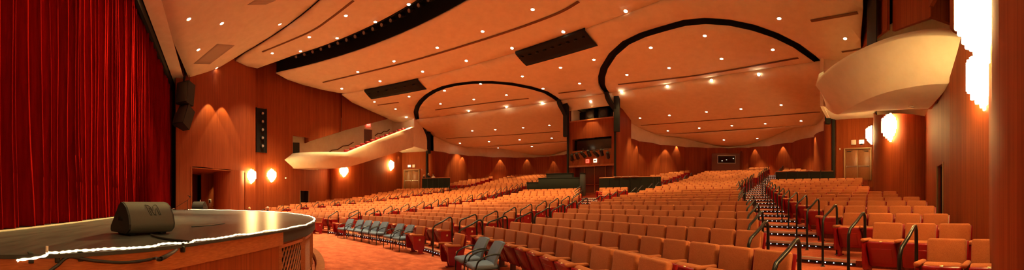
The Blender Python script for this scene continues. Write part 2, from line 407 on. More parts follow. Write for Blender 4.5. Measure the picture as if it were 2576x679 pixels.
for s in (1, -1):
    q = (lambda P: P) if s > 0 else mir
    side = 'right' if s > 0 else 'left'
    struct(sheet('ceiling', q(ARCIS[s]+arc(31, ARCIS[s][-1][0], 16.1, 16)[1:-1]), [], z4), f'cream ceiling inside the black rimmed oval of the {side} bay')
    back = [p for p in BAY if rc(*p) < 39.6]
    i0 = [p for p in BAY if p[1] < 32 and p[0] < 3]; i1 = [p for p in BAY if p[0] > 17 and rc(*p) < 39.6]
    P5 = arc(31, 2.05, 16.9, 18)+[(17.6, 21.2)]+i1[::-1]+[(18.72, 28.0)]+arc(39.7, 18.3, 3.9, 20)+[(3.55, 32.3)]+i0[::-1]
    struct(sheet('ceiling', q(P5), [], z5), f'cream lower ceiling panel of the {side} bay behind the wall washers')
    P6 = arc(39.7, 3.9, 18.3, 20)+[p for p in BAY if rc(*p) > 39.7][::-1]
    struct(sheet('ceiling', q(P6), [], z6), f'cream rear ceiling panel of the {side} bay above the wood wall')
    # black rim of the oval: an upturned channel between the two ceilings
    mb = MB(); A = [Vector((*p, 0)) for p in q(ARCHS[s])]; B = [Vector((*p, 0)) for p in q(ARCIS[s])]
    zz = lambda p, d: Vector((p.x, p.y, z4(p.x, p.y)+d))
    mb.grid([[zz(p, -.01) for p in A], [zz(p, .34) for p in A], [zz(p, .34) for p in B], [zz(p, -.01) for p in B]], 0, False)
    struct(solid(mb.build('trim_1' if s > 0 else 'trim_2', 'black'), .015), f'black rim round the {side} oval ceiling')
# black band that runs from each oval rim down to the uprights, and thin joints round the lower bay panels
BANDS = {('right', 'outer'): [(16.75, 19.3, 10.45), (17.05, 19.95, 10.25), (17.45, 20.75, 9.7), (17.75, 21.4, 8.9), (17.85, 21.7, 7.6)], ('left', 'outer'): [(-16.75, 19.3, 10.45), (-17.05, 19.95, 10.25), (-17.45, 20.75, 9.7), (-17.75, 21.4, 8.9), (-17.85, 21.7, 7.6)],
         ('right', 'inner'): [(1.62, 23.9, 10.4), (1.66, 24.0, 10.0), (1.82, 24.2, 9.6), (2.1, 24.35, 9.2), (2.28, 24.4, 8.7), (2.3, 24.4, 7.4)], ('left', 'inner'): [(-2.72, 23.85, 10.4), (-2.66, 23.95, 10.0), (-2.5, 24.15, 9.6), (-2.33, 24.35, 9.1), (-2.3, 24.4, 8.6), (-2.3, 24.4, 7.4)]}
for i, ((sd, io), P) in enumerate(BANDS.items()):
    mb = MB(); mb.tube(smooth_path(P, 4), .23, 4, 0, smooth=False); struct(mb.build(f'trim_{300+i}', 'black'), f'black band falling from the {io} end of the {sd} oval rim')
for s in (1, -1):
    q = (lambda P: P) if s > 0 else mir
    BS = [(v.x, v.y) for v in smooth_path(BAY, 6)]
    A = [p for p in BS if rc(*p) < 39.6 and p[0] < 4.2]; B = [p for p in BS if rc(*p) < 39.6 and p[0] > 17]; Cc = [p for p in BS if rc(*p) > 39.6]
    mb = MB()
    for L, zf, dz in ((A, z5, -.01), (B, z5, -.01), (Cc, z6, -.01)): mb.tube([Vector((p[0]*s, p[1], zf(*p)+dz)) for p in L], .045, 5)
    mb.tube([Vector((p[0]*s, p[1], 8.57)) for p in arc(39.72, 3.9, 18.3, 20)], .03, 5)
    struct(mb.build('trim_310' if s > 0 else 'trim_311', 'slot'), 'shadow joint round the lower ceiling panels of the bay')
# black lighting slot between ceiling panels: back wall, top and front wall
mb = MB()
a0 = arc(17.05, -13.4, 13.4, 34); a1 = arc(18.65, -14.6, 14.6, 34)
mb.grid([[Vector((*p, 12.25)) for p in a0], [Vector((*p, 13.9)) for p in a0], [Vector((*p, 13.9)) for p in a1], [Vector((*p, 12.14)) for p in a1]], 0, False)
struct(solid(mb.build('trim_3', 'black'), .02), 'black lined lighting slot across the ceiling')
# two short black slots at the step behind the large panel
def ceil_slot(pA, pB, name, lab):
    """dark trough let into the step of the ceiling, from pixel-ray hits pA..pB at the step radius"""
    mb = MB(); r0, r1 = 23.42, 24.75
    n = 14; a0 = atan2(pA[0], pA[1]-CY); a1 = atan2(pB[0], pB[1]-CY)
    rows = []
    for R, z in ((r0, 11.26), (r0+.02, 11.12), (r0+.45, 11.0), (r0+.9, 10.89), (r1, 10.84)):
        rows.append([Vector((R*sin(a0+(a1-a0)*i/n), CY+R*cos(a0+(a1-a0)*i/n), z)) for i in range(n+1)])
    mb.grid(rows, 0, True)
    return struct(solid(mb.build(name, 'black'), .03), lab)
for s in (1, -1):
    pass
ceil_slot(at_z(905, 220, 11.2), at_z(1050, 198, 11.2), 'trim_4', 'short black lighting slot in the ceiling at left')
ceil_slot(at_z(1293, 130, 11.2), at_z(1488, 86, 11.2), 'trim_5', 'short black lighting slot in the ceiling near the centre')
# header soffit over the proscenium and its black edge line
mb = MB(); mb.grid([[Vector((x, -3.0, 9.72)) for x in (-11, 0, 11)], [Vector((x, -2.3, 9.76)) for x in (-11, 0, 11)]], 0, False)
mb.grid([[Vector((x, -3.0, 9.72)) for x in (-11, 0, 11)], [Vector((x, -3.05, 13)) for x in (-11, 0, 11)]], 0, False)
struct(solid(mb.build('ceiling', 'plaster_pale'), .03), 'pale soffit strip over the stage curtain')
mb = MB(); mb.box((0, -2.86, 9.715), (22, .06, .03)); mb.box((0, -3.12, 9.5), (22, .14, .42)); struct(mb.build('trim_6', 'black'), 'black edge over the stage curtain')
mb = MB()
for x in (-11.05, 11.05): mb.box((x, -2.95, 5.5), (.46, .5, 8.7))
struct(mb.build('trim_7', 'black'), 'black edges beside the stage curtain')
mb = MB(); mb.wall([(17.36, 13.9), (16.98, 12.1)], 8.0, 14, 0, .03); struct(mb.build('trim_16', 'black'), 'black upright strip above the right balcony')
# everything above and behind the clouds is a dark void shell
mb = MB(); mb.box((0, 15, 15.0), (60, 60, .2)); struct(mb.build('ceiling', 'black'), 'black void above the ceiling panels')

# ---- walls
def wall_obj(name, pts, z0, z1, m='wood', th=.12, lab=None, flip=False, smooth=False, u0=0.):
    mb = MB(); mb.wall(pts[::-1] if flip else pts, z0, z1, 0, th, u0, smooth); o = mb.build(name, m); struct(o, lab); return o
for s in (1, -1):
    q = (lambda P: P) if s > 0 else mir
    side = 'right' if s > 0 else 'left'; fl = s > 0
    W = f'wall_{side}'
    A, B = (9.6, -2.7), (14.07, 2.84)
    L = lambda t: (A[0]+(B[0]-A[0])*t, A[1]+(B[1]-A[1])*t)
    t0, t1 = .168, .845
    wall_obj(W, q([(9.6, -2.75), L(t0)]), 0, 14, flip=fl, m='wood_fine', lab=f'wood panelled wall beside the stage, {side}')
    wall_obj(W, q([L(t0), L(.3), L(.45), L(.6), L(.75), L(t1)]), [4.05, 4.08, 4.02, 4.06, 4.02, 3.98] if fl is False else [4.05, 4.08, 4.02, 4.06, 4.02, 3.98][::-1], 14, flip=fl, m='wood_fine', u0=1.2, lab=f'wood panelled wall above the {side} stage vestibule')
    wall_obj(W, q([L(t1), B, (14.95, 2.9)]), 0, 14, flip=fl, m='wood_fine', u0=6., lab=f'wood panelled end of the {side} stage wall')
    # curved wood column in the vestibule mouth
    cx, cy, r = 13.72, .74, 1.13
    cp = [(cx+r*cos(radians(g)), cy+r*sin(radians(g))) for g in range(60, 260, 10)]
    wall_obj(W, q(cp), 0, 4.04 , flip=not fl, m='wood_fine', th=-.1, smooth=True, u0=3, lab=f'curved wood column in the {side} stage vestibule')
    # vestibule behind the opening
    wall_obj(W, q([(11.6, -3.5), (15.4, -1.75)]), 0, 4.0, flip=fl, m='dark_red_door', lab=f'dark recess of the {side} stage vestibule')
    wall_obj(W, q([(14.55, -1.40), (15.2, .2), (15.7, 2.4)]), 0, 4.0, flip=fl, m='wood', lab=f'wood back wall of the {side} stage vestibule')
    wall_obj(W, q([L(t0), (11.2, -2.7), (11.2, -3.7)]), 0, 4.05, flip=fl, m='wood', lab=f'wood jamb of the {side} stage vestibule')
    mb = MB(); c4 = [Vector((*p, 4.0)) for p in q([L(t0), L(t1), (15.9, 2.6), (15.9, -3.7), (11.1, -3.7)])]; mb.add(c4, [(0, 1, 2, 3, 4)])
    struct(solid(mb.build('ceiling', 'wood_trim'), .05), f'soffit of the {side} stage vestibule')
    # side walls
    wall_obj(W, q(WALLA[:2]), 0, 14, flip=fl, lab=f'wood side wall carrying the sconce, {side}', u0=.7)
    # doorway in the second bay of the side wall
    a, b = Vector(WALLA[1]), Vector(WALLA[2]); P = lambda t: tuple(a+(b-a)*t)
    d0, d1 = .18, .40
    wall_obj(W, q([a.to_tuple(), P(d0)]), 0, 4.62, flip=fl, u0=4.4, lab=f'wood side wall before the exit passage, {side}')
    wall_obj(W, q([P(d0), P(d1)]), 2.72, 4.62, flip=fl, u0=5.3, lab=f'wood wall over the exit passage, {side}')
    wall_obj(W, q([P(d1), b.to_tuple()]), 0, 5.0, flip=fl, u0=6., lab=f'wood side wall beyond the exit passage, {side}')
    mb = MB(); o_ = Vector((.55, -.25))
    p0, p1 = Vector(P(d0)), Vector(P(d1)); qq = [tuple(p0), tuple(p0+o_), tuple(p1+o_), tuple(p1)]
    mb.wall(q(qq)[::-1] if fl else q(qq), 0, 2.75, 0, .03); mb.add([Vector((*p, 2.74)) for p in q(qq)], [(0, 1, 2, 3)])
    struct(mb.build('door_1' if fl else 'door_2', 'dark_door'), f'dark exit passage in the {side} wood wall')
    mb = MB()
    for p in (p0, p1): x, y = q([tuple(p)])[0]; mb.box((x, y, 1.6), (.05, .05, 2.3))
    struct(mb.build('trim_8' if fl else 'trim_9', 'door_frame'), f'frame of the {side} exit passage')
    wb = [tuple(v) for v in smooth_path(WALLB, 5)]
    zb = [lerp_tab([(10.5, 5.0), (12.2, 5.35), (15.2, 6.15), (19.2, 7.5), (22, 7.7)], p[1]) for p in wb]
    wall_obj(W, q(wb), 0, zb[::-1] if fl else zb, flip=fl, smooth=True, lab=f'bulging wood side wall with two sconces, {side}', u0=2)
    D0, D1 = (20.9, 20.2), (18.5, 21.85)
    wall_obj(W, q([D0, D1]), 0, 7.55, flip=fl, lab=f'wood wall round the double doors, {side}', u0=1)
    # upper wood wall over the balcony
    up = [(16.75, 8.0), (17.0, 9.6), (17.25, 11.2)]; up2 = [(17.0, 11.2), (17.9, 14.6), (18.75, 18.2)]
    zlo = lambda y: 7.15+(y-8)*.37
    wall_obj(W, q([(16.2, 6.3), (16.75, 8.0)]), 7.45, 14, flip=fl, u0=2, lab=f'wood lintel over the front end of the {side} balcony')
    wall_obj(W, q([(16.75, 8.0), (18.0, 7.9)]), 7.15, 14, flip=fl, u0=9, lab=f'end face of the upper wood wall, {side}')
    z_ = [zlo(p[1]) for p in up]; wall_obj(W, q(up), z_[::-1] if fl else z_, 14, flip=fl, u0=3, lab=f'upper wood wall over the front of the {side} balcony')
    z_ = [zlo(p[1]) for p in up2]; wall_obj(W, q(up2), z_[::-1] if fl else z_, 14, flip=fl, u0=8, lab=f'upper wood wall over the rear of the {side} balcony')
    # cream balcony back wall and ends
    cb = [(17.5, 6.35), (18.3, 9.6), (19.1, 13.4), (20.0, 18.3)]
    wall_obj(W, q(cb), 3.9, [8.2, 9.3, 10.6, 12.2][::-1] if fl else [8.2, 9.3, 10.6, 12.2], flip=fl, m='plaster_pale', lab=f'cream back wall of the {side} balcony')
    wall_obj(W, q([(16.25, 6.32), (17.5, 6.32)]), 4.5, 8.4, flip=fl, m='plaster', lab=f'front end wall of the {side} balcony')
    wall_obj(W, q([(20.0, 18.3), (16.55, 18.95)]), 7.5, 12.2, flip=fl, m='plaster_pale', lab=f'cream rear end wall of the {side} balcony')
    wall_obj(W, q([(16.5, 18.9), (17.65, 21.4)]), 7.45, 10.9, flip=not fl, m='plaster_pale', th=-.2, lab=f'cream pier between the {side} balcony and the oval bay')
    mb = MB(); so = q([(16.5, 18.95), (17.65, 21.5), (18.5, 21.9), (20.95, 20.2), (20.3, 18.0)]); mb.add([Vector((*p, 7.52)) for p in so], [(0, 1, 2, 3, 4)]); struct(solid(mb.build('ceiling', 'plaster_pale'), .04), f'cream soffit over the {side} double doors')
    # rounded wood pilaster and black trims at the bay mouth
    cp = [(18.35+.5*cos(radians(g)), 22.5+.5*sin(radians(g))) for g in range(150, 361, 15)]
    wall_obj(W, q(cp), 1.5, 7.5, flip=not fl, th=-.05, smooth=True, m='wood', lab=f'rounded wood pilaster at the {side} bay')
    mb = MB(); x, y = q([(17.85, 21.75)])[0]
    mb.box((x, y, 8.7), (.34, .34, 3.1)); mb.box((q([(18.3, 21.9)])[0][0], 21.9, 5.2), (.2, .2, 4.7)); struct(mb.build('trim_10' if fl else 'trim_11', 'black'), f'black upright trim beside the {side} double doors')
    mb = MB(); x, y = q([(2.3, 24.35)])[0]
    mb.box((x, y, 8.75), (.42, .3, 2.9)); mb.box((q([(2.14, 24.4)])[0][0], 24.4, 4.9), (.13, .2, 5.4)); struct(mb.build('trim_12' if fl else 'trim_13', 'black'), f'black upright trim at the {side} edge of the control booth')
    # curved rear wall of the bay: bulging wood panels under a cream fascia
    for i, (a, b) in enumerate(zip(BAY, BAY[1:])):
        a, b = Vector(a), Vector(b); n = (b-a); n = Vector((n.y, -n.x)).normalized(); bul = .10*(b-a).length
        pts = [tuple(a+(b-a)*t+n*bul*4*t*(1-t)) for t in (0, .15, .3, .5, .7, .85, 1)]
        wall_obj(f'wall_rear', q(pts), 1.5, 7.6, flip=not fl, th=-.08, smooth=True, u0=i*3.1, lab=f'curved wood panel of the {side} rear wall')
    wall_obj('wall_rear', q([tuple(v) for v in smooth_path(BAY, 4)]), 7.55, 10.3, flip=not fl, m='plaster_pale', th=-.05, smooth=True, lab=f'cream band above the {side} rear wood wall')
wall_obj('wall_rear', [(-21.5, 37.5), (21.5, 37.5)], 0, 15, m='black', lab='black shell behind the rear wall', flip=True)
wall_obj('wall_right', [(22.5, -6), (22.5, 37.5)], 0, 15, m='black', lab='black shell behind the right wall', flip=False)
wall_obj('wall_left', [(-22.5, -6), (-22.5, 37.5)], 0, 15, m='black', lab='black shell behind the left wall', flip=True)
wall_obj('wall_front', [(-22.5, -7.2), (22.5, -7.2)], 0, 15, m='black', lab='black shell behind the stage', flip=False)

# ---- control booth between the bays
mb = MB(); BX = 2.05; BY = 24.6
mb.wall([(-BX, BY), (BX, BY)], 7.05, 8.55, 0, .1)
mb.wall([(-BX, BY), (BX, BY)], 4.75, 6.05, 0, .1, 4)
mb.wall([(-BX, BY), (-BX+.22, BY)], 6.05, 7.05, 0, .1); mb.wall([(BX-.3, BY), (BX, BY)], 6.05, 7.05, 0, .1)
mb.wall([(-BX, BY), (-BX+.25, BY)], 1.5, 4.75, 0, .1); mb.wall([(BX-.25, BY), (BX, BY)], 1.5, 4.75, 0, .1)
mb.wall([(-BX, BY), (-BX, BY+4)], 1.5, 9.6, 0, .1); mb.wall([(BX, BY+4), (BX, BY)], 1.5, 9.6, 0, .1)
struct(mb.build('wall_booth', 'wood'), 'wood front of the control booth between the two bays')
mb = MB(); mb.box((0, BY-.06, 4.72), (2*BX, .3, .14)); mb.box((0, BY+.02, 8.56), (2*BX, .16, .1)); struct(mb.build('trim_14', 'wood_trim'), 'wood ledge across the control booth')
mb = MB(); mb.wall([(-BX+.2, BY+.7), (BX-.2, BY+.7)], 1.5, 4.7, 0, .05)
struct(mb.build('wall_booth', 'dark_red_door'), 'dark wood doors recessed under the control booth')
mb = MB()
for x in (-1.0, -.02, .98): mb.box((x, BY+.66, 3.3), (.06, .08, 3.0))
mb.box((0, BY+.65, 3.2), (3.6, .05, .05)); struct(mb.build('trim_15', 'wood_trim'), 'frames of the doors under the booth')
mb = MB(); mb.box((-.05, BY+.5, 6.55), (3.62, .05, 1.02)); w = struct(mb.build('window_1', 'glass_dark'), 'long dark window of the control booth')
mb = MB()
for x, z in ((-.8, 6.85), (.15, 6.8), (1.15, 6.85), (1.55, 6.25), (-.9, 6.45)): mb.box((x, BY+.9, z), (.12, .05, .05))
link('booth_lamp', mb.mesh('booth_lamp', 'sign_lit'), w)
mb = MB(); mb.box((0, BY+1.0, 9.0), (2*BX-.1, .06, 1.1)); struct(mb.build('booth_recess', 'black'), 'dark recess with loudspeakers at the top of the booth')  # black sheet standing for the dark back of the recess
# cream bulkhead that curves down from the ceiling to the booth
mb = MB(); rows = []
for t in (0, .12, .3, .55, .8, 1.0):
    rows.append([Vector((x, CY+sqrt(31*31-x*x)+.62*(1-(1-t)**2), 10.3-.78*t)) for x in (-2.1, -1, 0, 1, 2.1)])
mb.grid(rows[::-1], 0, True); struct(solid(mb.build('ceiling', 'plaster'), .05), 'cream bulkhead curving down to the control booth')

# ================================================================== BALCONIES
for s in (1, -1):
    q = (lambda P: P) if s > 0 else mir
    side = 'right' if s > 0 else 'left'
    T = [(16.15, 6.1, 5.75), (15.8, 6.3, 5.75), (15.35, 6.75, 5.75), (14.85, 7.5, 5.75), (14.42, 8.5, 5.75), (14.18, 9.5, 5.76), (14.12, 10.4, 5.8), (14.22, 10.9, 6.0), (14.7, 12.7, 6.78), (15.4, 15.2, 7.87), (16.55, 19.0, 9.5)]
    Cn = [(16.28, 6.42, 4.62), (16.0, 6.68, 4.62), (15.7, 7.05, 4.62), (15.25, 7.8, 4.61), (14.98, 8.7, 4.61), (14.86, 9.6, 4.62), (14.84, 10.4, 4.66), (14.92, 10.9, 4.76), (15.32, 12.7, 5.3), (15.9, 15.2, 6.15), (16.95, 19.2, 7.5)]
    Wn = [(16.32, 6.45), (16.4, 6.65), (16.5, 6.9), (16.65, 7.3), (16.82, 7.75), (17.0, 8.2), (17.15, 8.6), (17.3, 8.9), (17.9, 10.2), (17.9, 13.4), (20.4, 18.6)]
    n = len(T)
    root = empty('balcony', (s*14.5, 10.0, 4.6))
    tag(root, f'cream {side} side balcony with smooth boat shaped front, seen from below' if s > 0 else f'cream {side} side balcony sloping up along the far wood wall', 'balcony')
    def part(name, rows, m, smooth=True, th=0):
        mb = MB(); mb.grid([[Vector((v[0]*s, v[1], v[2])) for v in r] for r in rows], 0, smooth); o = mb.build(name, m, root)
        o.matrix_parent_inverse = Matrix.Translation(-root.location)
        if th: solid(o, th)
        return o
    sm = lambda P: [tuple(v) for v in smooth_path(P, 4)]
    T_, C_ = sm(T), sm(Cn); W_ = [(w[0], w[1], c[2]) for w, c in zip(sm([(a, b, 0) for a, b in Wn]), C_)]
    M = [(15.9, 5.52, 5.3), (15.5, 5.95, 5.4), (15.05, 6.55, 5.47), (14.62, 7.4, 5.5), (14.24, 8.42, 5.52), (14.03, 9.45, 5.52), (13.98, 10.38, 5.54), (14.1, 10.9, 5.7), (14.6, 12.7, 6.45), (15.3, 15.2, 7.5), (16.48, 19.0, 9.1)]
    mid = sm(M)
    part('parapet', [T_, mid, C_], 'plaster')
    rim_in = [(t[0]+.22, t[1]+.08, t[2]+.16) for t in T_]; back = [((t[0]+c[0])/2+.2, (t[1]+c[1])/2+.08, t[2]-.5) for t, c in zip(T_, C_)]
    part('rim', [back, rim_in, T_], 'plaster_pale')
    part('soffit', [C_, W_], 'plaster', False)
    dk = [(w[0]+.9, w[1], t[2]-.95) for w, t in zip(W_, T_)]
    part('deck', [[(c[0]+.12, c[1]+.05, c[2]+.12) for c in C_], [(w_[0]+.9, w_[1], w_[2]+.12) for w_ in W_]], 'carpet', False)
    bow = MB(); bow.add([Vector((p[0]*s, p[1], p[2])) for p in (T_[0], mid[0], C_[0], W_[0], (W_[0][0], W_[0][1], 5.8))], [(0, 1, 2), (0, 2, 3), (0, 3, 4)]); o = bow.build('end_panel', 'plaster', root); o.matrix_parent_inverse = Matrix.Translation(-root.location)
    # small recessed fitting in the soffit
    fm = MB(); fm.lathe([(.0, 0), (.085, 0), (.10, -.03), (.0, -.035)], 12, 0, Matrix.Translation((s*16.5, 8.6, 4.615))); o = fm.build('soffit_fitting', 'ring', root); o.matrix_parent_inverse = Matrix.Translation(-root.location)
    # rim cap rail
    # balcony door in the cream wall
    def cbx(y): return lerp_tab([(6.35, 17.5), (9.6, 18.3), (13.4, 19.1), (18.3, 20.0)], y)
    for (y0, h, z, nm, m) in ((15.0, 1.95, 7.35, 'door_3' if s > 0 else 'door_4', 'dark_red_door'), ):
        mb = MB(); x = cbx(y0)-.06
        mb.box((s*x, y0, z+h/2), (.08, .92, h), 0); mb.box((s*(x+.03), y0-.75, z+1.6), (.1, .28, 3.2), 1); mb.box((s*(x+.02), y0-.5, z+h/2), (.09, .08, h+.1), 1); mb.box((s*(x+.02), y0+.5, z+h/2), (.09, .08, h+.1), 1); mb.box((s*(x+.02), y0, z+h+.05), (.09, 1.08, .1), 1)
        struct(mb.build(nm, [m, 'plaster']), f'dark door in the back wall of the {side} balcony')
    mb = MB(); mb.box((s*17.52, 6.85, 6.0), (.10, .75, 2.2)); struct(mb.build('door_5' if s > 0 else 'door_6', 'dark_door'), f'dark doorway at the front end of the {side} balcony')
    if s < 0:
        for i, (ya, yb) in enumerate(((7.6, 13.2), (15.9, 17.9))):
            pts = []; nst = 9 if i == 0 else 5
            for k in range(nst+1):
                y = ya+(yb-ya)*k/nst; z = 6.15+max(0, y-9.4)*.415
                x = -(cbx(y)-.12)
                pts += [Vector((x, y, z+(.05 if k % 2 else -.09)))]
            mb = MB(); mb.tube(pts, .05, 6); tag(mb.build('handrail', 'slot'), 'zigzag wood handrail on cream balcony wall, '+('front of the door' if i == 0 else 'behind the door'), 'handrail', 'balcony wall handrails')
        for i in range(13):
            y = 10.9+i*.6; z = lerp_tab([(10.4, 4.9), (19, 8.6)], y); x = -(lerp_tab([(10.9, 14.22), (12.7, 14.7), (15.2, 15.4), (19, 16.55)], y)+1.0)
            sb = MB(); sb.rbox((0, .1, 1.02), (.46, .1, .42), .04, 1, 0); sb.rbox((0, -.1, .62), (.46, .36, .14), .03, 1, 0); sb.box((0, 0, .3), (.4, .3, .6), 0)
            o = sb.build('theatre_seat', 'seat_red'); o.location = (x, y, z); o.rotation_euler = (0, 0, radians(70))
            tag(o, f'red seat behind the left balcony parapet, {ORD[i+1]} from the low end', 'theatre seat', 'red seats in the left balcony')

# ================================================================== STAGE
LIP = [(9.75, -2.75), (9.1, -1.66), (8.54, -1.0), (7.95, -.44), (7.5, -.1), (6.85, .43), (6.06, 1.07), (4.9, 1.78), (3.05, 2.45), (1.2, 2.83), (-.6, 2.92), (-2.85, 2.8), (-5.2, 2.3), (-6.8, 1.6), (-7.9, .8), (-8.8, -.4), (-9.6, -1.7), (-9.9, -2.7)]
LIPS = [(v.x, v.y) for v in smooth_path(LIP, 8)]
SZ = 1.2
def offset_path(P, d):
    out = []
    for i in range(len(P)):
        a = Vector(P[max(i-1, 0)]); b = Vector(P[min(i+1, len(P)-1)]); t = (b-a).normalized(); out.append((P[i][0]-t.y*-d*-1, P[i][1]+t.x*d*-1) if False else (P[i][0]+t.y*d, P[i][1]-t.x*d))
    return out
# path runs from +x to -x, outward (towards the house) is to the right of the path: +d is outward
stage = empty('stage', (0, -1, 0)); tag(stage, 'low curved stage platform with dark deck and wood slatted front', 'stage')
INV = Matrix.Translation(-stage.location)
def sp(o): o.parent = stage; o.matrix_parent_inverse = INV; return o
mb = MB(); top = [Vector((*p, SZ)) for p in LIPS]+[Vector((-10.9, -2.7, SZ)), Vector((-10.9, -4.4, SZ)), Vector((10.2, -4.4, SZ)), Vector((10.2, -2.75, SZ))]
nT = len(top); mb.add(top+[v-Vector((0, 0, .02)) for v in top], [tuple(range(nT)), tuple(range(nT, 2*nT))[::-1]]+[(k, k+nT, (k+1) % nT+nT, (k+1) % nT) for k in range(nT)])
sp(mb.build('deck', 'stage_deck'))
fas = offset_path(LIPS, -.10); band = offset_path(LIPS, -.03)
i_lat0 = min(range(len(LIPS)), key=lambda i: abs(proj((*fas[i], .6))[0]-694) if fas[i][0] > 2 else 1e9)
iA = i_lat0
mb = MB(); mb.wall(fas[:iA+1][::-1], 0, SZ-.05, 0, .04); mb.wall(fas[iA:][::-1], .95, SZ-.05, 0, .04); sp(mb.build('slatted_front', 'wood_fine'))
mb = MB(); mb.wall(band[:iA+1][::-1], .965, SZ-.022, 0, .05); sp(mb.build('wood_band', 'wood_trim'))
mb = MB(); mb.wall(offset_path(LIPS, .012)[::-1], SZ-.03, SZ+.003, 0, .03); sp(mb.build('mat_edge', 'deck_edge'))
mb = MB(); mb.wall(offset_path(LIPS, .0)[iA:][::-1], SZ-.20, SZ-.02, 0, .02); sp(mb.build('mat_overhang', 'deck_edge'))
# lattice panels from iA on
P = [Vector((*p, 0)) for p in fas[iA:]]; Ls = [0.]
for a, b in zip(P, P[1:]): Ls.append(Ls[-1]+(b-a).length)
def on_front(u, z, out=0.):
    for i in range(len(P)-1):
        if u <= Ls[i+1] or i == len(P)-2:
            t = (u-Ls[i])/(Ls[i+1]-Ls[i]); d = (P[i+1]-P[i]).normalized(); p = P[i]+(P[i+1]-P[i])*t; return Vector((p.x+d.y*out, p.y-d.x*out, z))
pw = 1.22; npan = int(Ls[-1]//pw)
mb = MB(); mb.wall([(p.x, p.y) for p in [on_front(u*.2, 0, -.06) for u in range(int(Ls[-1]/.2))]][::-1], 0, .97, 0, .02); sp(mb.build('dark_backing', 'black'))
for j in range(min(npan, 9)):
    u0 = j*pw; u1 = u0+pw; pan = MB(); fr = MB()
    z0, z1 = .14, .93
    for u in ((u0+.05, u1-.05)): fr.tube([on_front(u, .0, .03), on_front(u, .97, .03)], .045, 4, 0, smooth=False)
    for z in (z0, z1):
        fr.tube([on_front(u0+.05+(pw-.1)*t/6, z, .03) for t in range(7)], .04, 4, 0, smooth=False)
    lp = sp(fr.build('lattice_panel', 'wood_trim'))
    W = pw-.18; H = z1-z0; stp = .135
    k = -H
    while k < W:
        for sg in (1, -1):
            seg = []
            for t in range(9):
                z = H*t/8*1.0; u = k+z*.75 if sg > 0 else k+(H-z)*.75
                if 0 <= u <= W: seg.append(on_front(u0+.09+u, z0+z, .02 if sg > 0 else .005))
            if len(seg) > 1: pan.tube(seg, .016, 4, 0, smooth=False)
        k += stp
    o = pan.build('lattice', 'wood_trim', lp); o.matrix_parent_inverse = Matrix.Identity(4)
mb = MB(); mb.wall([(p.x, p.y) for p in [on_front(u*.2+.9, 0, .16) for u in range(int((Ls[-1]-1)/.2))]][::-1], 0, .13, 0, .2); sp(mb.build('plinth', 'wood_trim'))
def front_px(x, y):
    """point on the stage front under pixel (x,y)"""
    best = None
    for i in range(len(LIPS)-1):
        p = offset_path(LIPS[i:i+2], .03)[0]; px, _, d = proj((*p, 1))
        if best is None or abs(px-x) < best[0]: best = (abs(px-x), p, d)
    return Vector((best[1][0], best[1][1], CAM.z+(YH-y)/F*best[2]))
# glowing rope light along the lip
mb = MB(); RL = offset_path(LIPS, .005); pts = []
i0 = min(range(len(RL)), key=lambda i: abs(proj((*RL[i], SZ))[0]-135))
seg = [front_px(*p)+Vector((0, .02, 0)) for p in ((28, 657), (50, 653), (78, 649), (100, 641))]+[at_z(118, 635.5, SZ+.015)]
for i in range(i0, len(RL)-6):
    seg.append(Vector((RL[i][0]+.02*sin(i*1.3), RL[i][1]+.02*cos(i*2.1), SZ+.016+.006*sin(i*.9))))
fine = []
for a_, b_ in zip(smooth_path(seg, 6), smooth_path(seg, 6)[1:]):
    n_ = max(1, int((b_-a_).length/.013)); fine += [a_+(b_-a_)*i/n_ for i in range(n_)]
mb.tube(fine, [.0125 if i % 4 < 2 else .008 for i in range(len(fine))], 6)
rope = mb.build('rope_light', 'rope_glow'); tag(rope, 'glowing white rope light laid along the curved stage edge', 'rope light')
mb = MB(); e = at_z(118, 634.5, SZ+.03); mb.tube([e, e+Vector((0, 0, .05))], .012, 6); o = mb.build('end_plug', 'paper', rope)
# tape holding it down
for i, (x, y, lab) in enumerate(((83, 655, 'nearest the left picture edge'), (133, 648, 'under the plug of the rope light'), (187, 650, 'where the cable crosses the edge'))):
    p = at_z(x, y, 1.12); i_ = min(range(len(LIPS)), key=lambda k: (LIPS[k][0]-p.x)**2+(LIPS[k][1]-p.y)**2)
    a = Vector(LIPS[i_-1]); b = Vector(LIPS[i_+1]); t = (b-a).normalized(); ang = atan2(t.y, t.x)
    mb = MB(); M = Matrix.Translation((LIPS[i_][0], LIPS[i_][1], 0)) @ Matrix.Rotation(ang, 4, 'Z')
    c0 = proj((*LIPS[i_], 1.15))
    mb.rbox((0, -.03, 1.165), (.045, .012, .07), .004, 1, 0, M); mb.rbox((0, .02, 1.208), (.045, .10, .008), .003, 1, 0, M)
    tag(mb.build('tape_strip', 'tape'), f'strip of black tape on the stage edge, {lab}', 'tape', 'tape strips on the stage edge')
